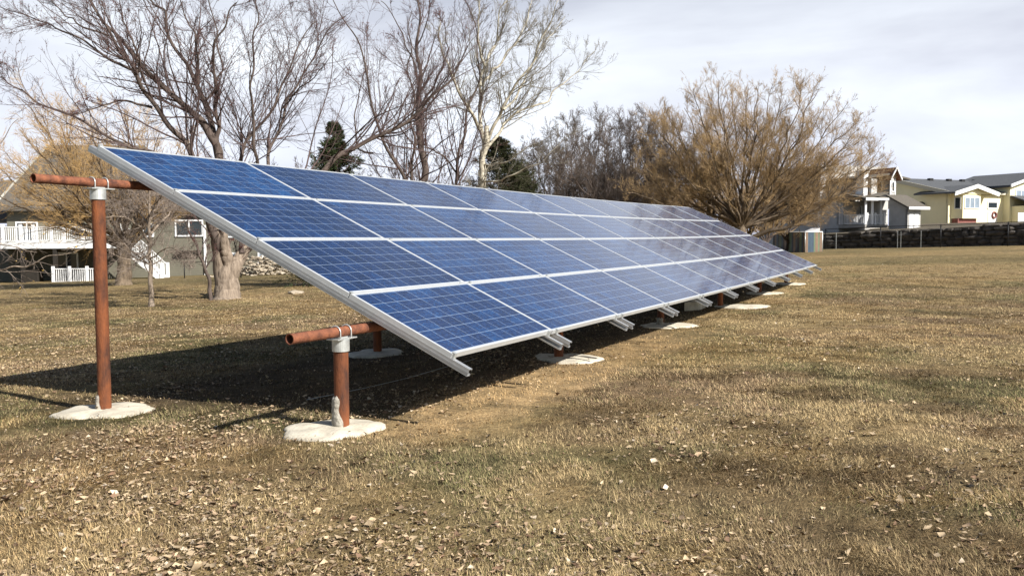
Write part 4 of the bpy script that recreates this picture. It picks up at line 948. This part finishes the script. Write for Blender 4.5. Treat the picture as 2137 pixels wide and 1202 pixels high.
# --- right: grey house and cream house, same street, fronts turned to the right
AF, AS = 25., 115.     # directions of the front walls (to the right and away) and of the side walls
class WL(Wall): pass
def WallDir(P, ang):
    w_ = Wall(P, ang)
    if (w_.n @ (CAMP - w_.P)) < 0: w_.n = -w_.n
    return w_
def wall_poly(wl, parent, pxs, mt, thick=.25, name='wall'):
    pts = [wl.sz(*p) for p in pxs]; mb = MB(); wl.poly(mb, pts, -thick, 0); return mb.build(name, mt, parent)
def slab(parent, corners, t, mt, name='roof'):
    mb = MB(); mb.prism(corners, (0, 0, t)); return mb.build(name, mt, parent)

# cream house
Pc = at(1978, 470, 92); zb = gzf(Pc[0], Pc[1]); 
H3 = empty('house', (Pc[0], Pc[1], zb), 'cream sided house with charcoal roofs and a gabled bay window, far right', 'house')
Fr = WallDir((Pc[0], Pc[1], 0), AF); Sd = WallDir((Pc[0], Pc[1], 0), AS)
BASE = 520
aS, zS = Sd.sz(1866, 378)     # ridge end of the gable wall
aE, zEv = Sd.sz(1978, 405)
zB_ = zb - 1.
mb = MB(); Sd.poly(mb, [(0, zB_), (aS, zB_), (aS, zS), (0, zEv)], -.25, 0); mb.build('wall', m_yel, H3)
mb = MB(); Fr.bx(mb, .0, Fr.sz(2093, 420)[0], zB_, zEv, -.25, -.001); mb.build('wall', m_yel, H3)
def onS(a, o_, z): return Sd.w(a, o_, z)
aRt = Fr.sz(2150, 420)[0]
# main roof plane: from eave over the front wall up to the ridge
e0 = Sd.w(-.3, .5, zEv + .05); e1 = e0 + Fr.d * (aRt + 1); rdg0 = Sd.w(aS, .5, zS + .1); rdg1 = rdg0 + Fr.d * (aRt + 1)
rf = slab(H3, [e0, e1, rdg1, rdg0], .22, m_shing2)
bk = Sd.w(2 * aS, .5, zEv); slab(H3, [rdg0, rdg1, bk + Fr.d * (aRt + 1), bk], .22, m_shing2)
mb = MB(); mb.box8([Sd.w(-.55, .62, zEv - .12), Sd.w(aS, .62, zS - .08), Sd.w(aS, .505, zS - .08), Sd.w(-.55, .505, zEv - .12), Sd.w(-.55, .62, zEv + .26), Sd.w(aS, .62, zS + .33), Sd.w(aS, .505, zS + .33), Sd.w(-.55, .505, zEv + .26)]); mb.build('rake_board', mat('cream_board', (.5, .46, .36), .8), rf)
mb = MB(); mb.box(0, aRt, 0, .1, -.05, .15, lambda a, b, c: e0 + Fr.d * (a - .1) + Fr.n * (b + .02) + np.array([0, 0, c])); mb.build('gutter', mat('cream_gutter', (.62, .58, .48), .7), rf)
# bay with a white-edged gable
bay = WallDir(Fr.w(.0, 1.1, 0), AF)
b0, _ = bay.sz(2009, 440); b1, _ = bay.sz(2046, 440); bz0 = bay.sz(2010, 456)[1]; bz1 = zEv + .02; wA = Fr.sz(1984, 440)[0]
mb = MB(); bay.bx(mb, b0, b1, bz0, bz1, -1.09, 0)
mb.prism([Fr.w(wA, .005, bz0), bay.w(b0 - .001, 0, bz0), bay.w(b0 - .001, -1.09, bz0)], (0, 0, bz1 - bz0)); by_ = mb.build('bay', m_yel, H3)
mb = MB(); bay.bx(mb, b0 - .3, b1 - .2, zB_, bz0 - .002, -1.0, -.3); mb.build('bay_base', m_brick, by_)
window(bay, by_, 2014, 413, 2043, 434, m_glassb, 2, .08)
pA, pB = Fr.w(wA, .005, 0), bay.w(b0, 0, 0); slw = WallDir(pA, math.degrees(math.atan2(pB[1] - pA[1], pB[0] - pA[0]))); window(slw, by_, 1994, 413, 2004, 435, m_glass, 0, .08)
gb = WallDir(Fr.w(.0, 1.55, 0), AF); g0, gzl = gb.sz(1992, 405); g2, _ = gb.sz(2084, 407); g1 = (g0 + g2) / 2; gzt = gb.sz(2037, 388)[1]; gzl = zEv - .02
mb = MB(); gb.poly(mb, [(g0 + .3, gzl), (g2 - .3, gzl), (g1, gzt - .12)], -.6, -.35); mb.build('gable', m_yel, H3)
gr_ = None
for (xa, za, xb, zb_) in ((g0, gzl, g1, gzt), (g2, gzl, g1, gzt)):
    q0, q1 = gb.w(xa, 0, za), gb.w(xb, 0, zb_); bkv = -gb.n * 5.0
    r_ = slab(H3, [q0, q1, q1 + bkv, q0 + bkv], .16, m_shing2)
    mb = MB(); mb.prism([q0 + gb.n * .002, q1 + gb.n * .002, q1 + gb.n * .002 + np.array([0, 0, -.24]), q0 + gb.n * .002 + np.array([0, 0, -.24])], gb.n * .1); mb.prism([q0 + gb.n * .103, q1 + gb.n * .103, q1 + gb.n * .103 + np.array([0, 0, .17]), q0 + gb.n * .103 + np.array([0, 0, .17])], gb.n * .03); mb.build('fascia', m_white, r_)
# door with transom
mb = MB(); Fr.px_box(mb, 2062, 442, 2080, 478, .01, .06); dr = mb.build('door', m_white, H3)
wr = MB(); cw = Fr.hit(2073, 449) + Fr.n * .12; cv = [cw + .30 * (Fr.d * math.cos(t_) + np.array([0, 0, 1]) * math.sin(t_)) for t_ in np.linspace(0, 2 * math.pi, 17)[:-1]]; wr.tube(cv, .10, 6, closed=True); wr.build('wreath', m_brick, dr)
window(Fr, H3, 2062, 423, 2080, 434, m_glass, 0, .12)
# taller part to the right and garage wing
Fr2 = WallDir(Fr.w(Fr.sz(2093, 420)[0], .8, 0), AF)
q0, zt0 = Fr2.sz(2093, 386); q1 = q0 + 10; zt1 = Fr2.sz(2150, 368)[1]; 
mb = MB(); Fr2.poly(mb, [(0, zB_), (11, zB_), (11, zt0), (5.5, zt0 + 1.35), (0, zt0)], -6, 0); tall = mb.build('wall', m_yel, H3)
for sg_, xa, xb in ((0, -.5, 5.5), (1, 11.5, 5.5)):
    q0, q1 = Fr2.w(xa, .4, zt0 - .25), Fr2.w(xb, .4, zt0 + 1.4); bkv = -Fr2.n * 9
    r_ = slab(H3, [q0, q1, q1 + bkv, q0 + bkv], .22, m_shing2)
    mb = MB(); mb.prism([q0 + gb.n * .002, q1 + gb.n * .002, q1 + gb.n * .002 + np.array([0, 0, .3]), q0 + gb.n * .002 + np.array([0, 0, .3])], gb.n * .12); mb.build('fascia', m_white, r_)
window(Fr2, H3, 2121, 398, 2150, 413, m_glassb, 2, .12)
Gr = WallDir(Fr2.w(0, 2.6, 0), AF); gz1 = Gr.sz(2100, 428)[1]
mb = MB(); Gr.bx(mb, .3, 12, zB_, gz1, -2.59, 0); gw = mb.build('garage_wall', m_yel, H3)
r_ = slab(H3, [Gr.w(0, .5, gz1), Gr.w(12.4, .5, gz1), Gr.w(12.4, -2.55, gz1 + 1.0), Gr.w(0, -2.55, gz1 + 1.0)], .14, m_shing2)
mb = MB(); Gr.px_box(mb, 2124, 444, 2160, 476, .01, .05); mb.build('garage_door', m_white, gw)
for k_ in (.32, .55, .72, .88):
    pv = rdg0 + Fr.d * (aRt * k_ + 1) + (e0 - rdg0) * .12 + np.array([0, 0, .2]); mb = MB(); mb.box(-.28, .28, -.2, .2, -.05, .26, lambda a, b, c: pv + Fr.d * a + Fr.n * b + np.array([0, 0, c])); mb.build('roof_vent', m_black, rf, bevel=.03)
# satellite dish on the gable wall
c_ = Sd.hit(1930, 428) + Sd.n * .5; mb = MB(); mb.tube([Sd.hit(1927, 433), c_ + np.array([0, 0, -.2]), c_], .035, 6); 
th_ = np.linspace(0, 2 * math.pi, 19)[:-1]; ax = norm(np.array([-.2, -.9, .35])); e1_ = norm(np.cross(ax, [0, 0, 1.])); e2_ = np.cross(ax, e1_); Vv = [c_ - ax * .06] + [c_ + .36 * (e1_ * math.cos(a) + e2_ * math.sin(a)) + ax * .05 for a in th_] + [c_ - ax * .09] + [c_ + .365 * (e1_ * math.cos(a) + e2_ * math.sin(a)) + ax * .04 for a in th_]
mb.add(Vv, [(0, 1 + q_, 1 + (q_ + 1) % 18) for q_ in range(18)] + [(19, 20 + (q_ + 1) % 18, 20 + q_) for q_ in range(18)] + [(1 + q_, 20 + q_, 20 + (q_ + 1) % 18, 1 + (q_ + 1) % 18) for q_ in range(18)]); mb.tube([c_ - e2_ * .3, c_ + ax * .45 + e1_ * .35], .02, 6)
mb.build('satellite_dish', m_black, H3)

# grey house with the porch
Pg = at(1805, 470, 80); zb2 = gzf(Pg[0], Pg[1]) + .35
H2 = empty('house', (Pg[0], Pg[1], zb2), 'grey sided two-storey house with a white porch and red-brown dormer behind the willow', 'house')
S2 = WallDir((Pg[0], Pg[1], 0), AS)          # side plane through the porch corner
F2 = WallDir((Pg[0], Pg[1], 0), AF)
zlo = zb2 - 1.2
z_top = S2.sz(1750, 414)[1]; zup = S2.sz(1700, 345)[1]
# ground storey: side wall behind the porch end, from px 1750 to 1600
a50 = S2.sz(1750, 450)[0]; a08 = S2.sz(1708, 450)[0]; a600 = S2.sz(1575, 450)[0]
mb = MB(); S2.poly(mb, [(a50, zlo), (a08, zlo), (a08, z_top), (a50, z_top)], -4.0, 0); mb.build('wall', m_greys, H2)
mb = MB(); S2.poly(mb, [(a08, zlo), (a600, zlo), (a600, zup), (a08, zup)], -9., -.6); mb.build('wall', m_greys, H2)
mb = MB(); S2.poly(mb, [(a08 + .02, zlo), (a08 - .28, zlo), (a08 - .28, zup), (a08 + .02, zup)], -.62, .06); mb.build('corner_board', m_white, H2)
# upper storey block above porch roof
a95 = S2.sz(1795, 390)[0]; zup = S2.sz(1750, 375)[1]
mb = MB(); S2.poly(mb, [(a95, z_top + .0), (a08 - .03, z_top + .0), (a08 - .03, zup - .05), (a95, zup - .05)], -2.1, -1.4); mb.build('wall', m_greys, H2)
slab(H2, [S2.w(a95, -1.1, zup - .05), S2.w(a600 + .4, -.2, zup - .05), S2.w(a600 + .4, -3.6, zup + .35), S2.w(a95 + .0, -3.6, zup + .35)], .16, m_shing)
slab(H2, [S2.w(a95, -6.4, zup - .05), S2.w(a600 + .4, -6.4, zup - .05), S2.w(a600 + .4, -3.6, zup + .35), S2.w(a95 + .0, -3.6, zup + .35)], .16, m_shing)
Sc = WallDir(S2.w(0, -1.0, 0), AS); mb = MB(); Sc.px_box(mb, 1807, 356, 1790, 412, -.3, .25); mb.build('chimney', m_white, H2)
# dormer block: dark side wall to the left, narrow sunny front with a window, red-brown gable roof
Pd = at(1857, 400, 82); Sx = WallDir((Pd[0], Pd[1], 0), AS); Fx = WallDir((Pd[0], Pd[1], 0), AF)
dzl = Sx.sz(1857, 436)[1]; dz1 = Sx.sz(1857, 374)[1]; aD = Sx.sz(1811, 390)[0]; bD = Fx.sz(1869, 390)[0]; rz = dz1 + .95
mb = MB(); Sx.poly(mb, [(0, dzl), (aD, dzl), (aD, dz1), (0, dz1)], -.25, 0); dm = mb.build('dormer', m_greys, H2)
mb = MB(); Fx.poly(mb, [(.0, dzl), (bD, dzl), (bD, dz1), (bD / 2, rz - .1), (.0, dz1)], -.25, -.002); mb.build('gable_wall', m_greys, dm)
mb = MB(); Fx.bx(mb, -.02, .14, dzl, dz1, .0, .04); Fx.bx(mb, bD - .14, bD, dzl, dz1, .0, .04); mb.build('corner_board', m_white, dm)
window(Fx, dm, 1861.5, 381, 1865.5, 399, m_glass, 0, .08)
window(Sx, dm, 1840, 380, 1833, 398, m_glass, 0, .08)
mid = Fx.d * (bD / 2); dS = Sx.d; ext = .4
q0, q1 = Fx.w(-.35, ext, dz1 - .15), Fx.w(bD / 2, ext, rz); q2, q3 = q1 + dS * (aD + ext), q0 + dS * (aD + ext)
r_ = slab(H2, [q0, q1, q2, q3], .12, m_shing3)
q4 = Fx.w(bD + .35, ext, dz1 - .15); slab(H2, [q4, q1 + Fx.d * .001, q2 + Fx.d * .001, q4 + dS * (aD + ext)], .12, m_shing3)
mb = MB()
for qa in (q0, q4): mb.prism([qa + Fx.n * .003, q1 + Fx.n * .003, q1 + Fx.n * .003 + np.array([0, 0, .2]), qa + Fx.n * .003 + np.array([0, 0, .2])], Fx.n * .08)
mb.build('fascia', m_white, r_)
# porch: floor, posts, railings, roof
zf_ = S2.sz(1780, 469)[1]; a49 = a50; b50 = F2.sz(1853, 460)[0]
mb = MB(); mb.prism([S2.w(0, 0, zf_ - .3), S2.w(a49, 0, zf_ - .3), S2.w(a49, -4, zf_ - .3), S2.w(a49, -4, zf_ - .3) + F2.d * 0, F2.w(b50, -3.5, zf_ - .3), F2.w(b50, 0, zf_ - .3)], (0, 0, .28)); pf = mb.build('porch_floor', m_conc2, H2)
mb = MB(); F2.bx(mb, .0, b50, zf_, z_top - .3, -3.4, -2.6); mb.build('wall', m_greys, H2)
mb = MB(); S2.bx(mb, .1, a49 - .002, zf_, z_top - .3, -3.6, -2.8) if False else None
mb = MB(); S2.poly(mb, [(.5, zf_), (a49 - .01, zf_), (a49 - .01, z_top - .3), (.5, z_top - .3)], -3.4, -2.2); mb.build('wall', m_greys, H2)
W2i = WallDir(S2.w(0, -2.2, 0), AS); window(W2i, H2, 1771, 432, 1757, 455, m_glass, 0, .1); window(W2i, H2, 1798, 432, 1783, 458, m_glass, 0, .1)
def vpost(P, zl, zh, wd_=.16):
    mb = MB(); mb.box(P[0] - wd_ / 2, P[0] + wd_ / 2, P[1] - wd_ / 2, P[1] + wd_ / 2, zl, zh); return mb.build('porch_post', m_white, H2)
for Pp in (S2.w(.05, -.1, 0), S2.w(a49 - .1, -.1, 0), F2.w(F2.sz(1822, 450)[0], -.1, 0), F2.w(F2.sz(1840, 450)[0], -.1, 0)): vpost(Pp, zf_, z_top - .28, .17)
railing(S2, pf, .15, a49 - .2, zf_, zf_ + .92, -.15, step=.17, post=.1)
railing(F2, pf, .15, b50, zf_, zf_ + .92, -.15, step=.17, post=.14, posts=[F2.sz(t_, 450)[0] for t_ in (1812, 1829, 1847)])
slab(H2, [S2.w(-.4, .4, z_top - .28), S2.w(a49 + .1, .4, z_top - .28), S2.w(a49 + .1, -2.4, z_top + .3), S2.w(-.4 + .0, -2.4, z_top + .3)], .16, m_shing)
r_ = slab(H2, [F2.w(-.4, .4, z_top - .285), F2.w(b50 + .3, .4, z_top - .285), F2.w(b50 + .3, -2.4, z_top + .27), F2.w(-.4, -2.4, z_top + .27)], .16, m_shing)
mb = MB(); mb.prism([F2.w(-.4, .405, z_top - .34), F2.w(b50 + .3, .405, z_top - .34), F2.w(b50 + .3, .405, z_top - .1), F2.w(-.4, .405, z_top - .1)], F2.n * .06); mb.build('fascia', m_white, r_)
# garage wing: siding wall facing left, white doors on the sunny front
Pgg = at(1894, 470, 78); S4 = WallDir((Pgg[0], Pgg[1], 0), AS); F4 = WallDir((Pgg[0], Pgg[1], 0), AF); gzt_ = S4.sz(1880, 437)[1]; aG = S4.sz(1855, 450)[0]; bG = F4.sz(1921, 450)[0]
mb = MB(); S4.poly(mb, [(0, zlo), (aG, zlo), (aG, gzt_ + 1.2), (0, gzt_)], -.3, 0); mb.build('garage_wall', m_greys, H2)
mb = MB(); F4.bx(mb, .0, bG, zlo, gzt_, -.3, -.001); fw_ = mb.build('garage_wall', m_greys, H2)
for (xa, xb) in ((1897, 1905.5), (1907.5, 1916)):
    mb = MB(); F4.px_box(mb, xa, 446, xb, 492, .01, .06); mb.build('garage_door', m_white, fw_)
q0, q1, q2, q3 = S4.w(-.5, .45, gzt_), S4.w(aG, .45, gzt_ + 1.15), F4.w(bG + .6, -aG * .95, gzt_ + 1.15), F4.w(bG + .6, .5, gzt_)
r_ = slab(H2, [S4.w(-.45, .45, gzt_ + .0), S4.w(-.45, .45, gzt_) + F4.d * (bG + 1), S4.w(aG, .45, gzt_ + 1.2) + F4.d * (bG + 1), S4.w(aG, .45, gzt_ + 1.2)], .16, m_shing)
mb = MB(); q0 = S4.w(-.45, .45, gzt_ - .05) + F4.n * .01; mb.prism([q0, q0 + F4.d * (bG + 1), q0 + F4.d * (bG + 1) + np.array([0, 0, .24]), q0 + np.array([0, 0, .24])], F4.n * .08); mb.build('fascia', m_white, r_)

# --- dark stone retaining wall and the fences in front of it
def px_ground(px, py, D_): P = at(px, py, D_); return P[:2]
rw = [(1722, 77), (1800, 74.5), (1900, 71.5), (2000, 68.5), (2137, 65), (2260, 62)]
def stone_wall():
    rg = np.random.default_rng(5); pts = np.array([at(px, 500, D_)[:2] for px, D_ in rw]); d = np.r_[0, np.cumsum(np.linalg.norm(np.diff(pts, axis=0), axis=1))]
    tops = np.array([at(px, py, D_)[2] for (px, D_), py in zip(rw, (487, 484, 478, 473, 464, 458))])
    root_ = empty('retaining_wall', (pts[0][0], pts[0][1], gzf(*pts[0])), 'dark dry-stacked stone retaining wall below the two far houses', 'stone wall')
    mb = MB(); tt = np.array([1, 0])
    import bmesh as _b
    ico = bpy.data.meshes.new('tmp'); bm = _b.new(); _b.ops.create_cube(bm, size=2); _b.ops.subdivide_edges(bm, edges=bm.edges[:], cuts=1, use_grid_fill=True); bm.to_mesh(ico); bm.free()
    V0 = np.array([v.co[:] for v in ico.vertices]); V0 = V0 / (np.linalg.norm(V0, axis=1)[:, None] ** .55); F0 = [tuple(p.vertices) for p in ico.polygons]; bpy.data.meshes.remove(ico)
    row = 0; z = -.2
    while z < 2.3:
        hh_ = rg.uniform(.22, .42); s_ = rg.uniform(-.5, 0)
        while s_ < d[-1]:
            L_ = rg.uniform(.35, 1.6); c = s_ + L_ / 2
            X = np.array([np.interp(c, d, pts[:, 0]), np.interp(c, d, pts[:, 1])]); i = min(np.searchsorted(d, min(c, d[-1] - .01)), len(d) - 1); dr_ = norm(pts[i] - pts[i - 1]); nrm = np.array([dr_[1], -dr_[0]])
            g0 = gzf(*X); tz = np.interp(c, d, tops)
            if g0 + z + hh_ * .8 < tz:
                V = V0 * (1 + rg.normal(0, .10, V0.shape)); V = V * np.array([L_ / 2 * 1.02, .35, hh_ / 2 * rg.uniform(.8, 1.25)]); off = rg.uniform(-.18, .18) - z * .12
                W_ = np.c_[X[0] + V[:, 0] * dr_[0] + (V[:, 1] + off) * nrm[0], X[1] + V[:, 0] * dr_[1] + (V[:, 1] + off) * nrm[1], g0 + z + hh_ / 2 + V[:, 2]]
                mb.add(W_, F0)
            s_ += L_
        z += hh_ * .96
    mb.build('stones', m_drock, root_)
    # earth terrace behind the stones
    tm = MB(); back_ = pts + np.array([3.0, 30.])
    n_ = len(pts)
    V = [(pts[i][0], pts[i][1] + .25, tops[i] - .08) for i in range(n_)] + [(back_[i][0], back_[i][1], tops[i] + .1) for i in range(n_)] + [(pts[i][0], pts[i][1] + .25, gzf(*pts[i]) - .5) for i in range(n_)] + [(back_[i][0], back_[i][1], -.6) for i in range(n_)]
    Fq = [(i, i + 1, n_ + i + 1, n_ + i) for i in range(n_ - 1)] + [(2 * n_ + i, 2 * n_ + i + 1, i + 1, i) for i in range(n_ - 1)] + [(0, n_, 3 * n_, 2 * n_)]
    o_ = mesh_np('terrace', V, Fq, mat('terrace_earth', (.10, .08, .05), .95, noise=.3, scale=2)); tag(o_, kind='structure')
stone_wall()
f1 = [at(px, 500, D_ - 1.6)[:2] for px, D_ in rw]
cf = fence(f1, 0, 1.72, 'chain_link_fence', 'black chain-link fence in front of the dark stone wall', 4.6, m_black, mesh=True, rail_r=.035, wires=.16)
for px_, D_ in ((1745, 74.7), (1873, 70.6), (1880, 70.4), (1922, 69.2)):
    P = at(px_, 500, D_); z0_ = gzf(P[0], P[1]); mb = MB(); mb.tube([(P[0], P[1], z0_ - .1), (P[0], P[1], z0_ + 1.35)], .024, 6); mb.build('pale_stake', m_galv, cf)
# slatted enclosure left of it
m_sl = []
for nme, c_ in (('blue_slat', (.045, .075, .11)), ('tan_slat', (.19, .13, .09)), ('green_slat', (.12, .16, .10)), ('dark_slat', (.035, .03, .03))): m_sl.append(mat(nme, c_, .7, noise=.15, scale=3))
def slat_fence(x0, x1, D0, D1, ytop, ybot, pat, label, seed):
    A = at(x0, 500, D0)[:2]; Bq = at(x1, 500, D1)[:2]; L_ = np.linalg.norm(Bq - A); n_ = int(L_ / .16); rg = np.random.default_rng(seed); dr_ = (Bq - A) / L_; nr = np.array([dr_[1], -dr_[0]])
    V = []; F_ = []; mi = []
    zt_ = at(x0, ytop, D0)[2]
    for q_ in range(n_):
        a = A + dr_ * (q_ * L_ / n_); b = A + dr_ * ((q_ + .9) * L_ / n_); z0 = gzf(*a) - .05; bs = len(V); o3 = nr * .02
        V += [(a[0], a[1], z0), (b[0], b[1], z0), (b[0] + o3[0], b[1] + o3[1], z0), (a[0] + o3[0], a[1] + o3[1], z0), (a[0], a[1], zt_), (b[0], b[1], zt_), (b[0] + o3[0], b[1] + o3[1], zt_), (a[0] + o3[0], a[1] + o3[1], zt_)]
        for f_ in ((3, 2, 1, 0), (4, 5, 6, 7), (0, 1, 5, 4), (1, 2, 6, 5), (2, 3, 7, 6), (3, 0, 4, 7)): F_.append(tuple(bs + i for i in f_)); mi.append(pat[(q_ // 2 + int(rg.random() * 1.4)) % len(pat)])
    t = empty('slatted_fence', (A[0], A[1], gzf(*A)), label, 'fence'); o_ = mesh_np('slats', V, F_, m_sl, t, mi=mi)
    mb = MB(); mb.tube([(A[0], A[1], zt_ + .03), (Bq[0], Bq[1], zt_ + .03)], .04, 8); mb.build('top_rail', m_white, t, True)
    for X in (A, Bq): mb = MB(); mb.tube([(X[0], X[1], gzf(*X) - .2), (X[0], X[1], zt_ + .06)], .045, 8); mb.build('post', m_galv, t, True)
slat_fence(1613, 1680, 74, 66.5, 486, 518, [0, 3, 1, 0, 3, 3, 2], 'shaded side of the enclosure of blue, brown and dark slats by the willow', 1)
slat_fence(1680, 1716, 66.5, 67.5, 485, 518, [1, 2, 0, 1, 2, 1, 0], 'sunlit fence panel of tan, green and blue vertical slats', 2)
c_ = at(1698, 480, 70); mb = MB(); V = [(c_[0] - .9, c_[1] - .6), (c_[0] + .3, c_[1] - .6), (c_[0] + .3, c_[1] + 1.2), (c_[0] - .9, c_[1] + 1.2)]; z0 = at(1698, 489, 70)[2]; z1 = at(1698, 476, 70)[2]
gq = gzf(c_[0], c_[1]); mb.add([(x_, y_, gq) for x_, y_ in V] + [(V[0][0], V[0][1], z0), (V[1][0], V[1][1], z1), (V[2][0], V[2][1], z1), (V[3][0], V[3][1], z0)], [(3, 2, 1, 0), (4, 5, 6, 7), (0, 1, 5, 4), (1, 2, 6, 5), (2, 3, 7, 6), (3, 0, 4, 7)]); 
mb.box(c_[0] - 1.0, c_[0] - .85, c_[1] - .7, c_[1] + 1.3, z0 - .02, z0 + .06); tag(mb.build('storage_shed', m_white, bevel=.02), 'white sloping-topped bin standing behind the slatted fence', 'shed')
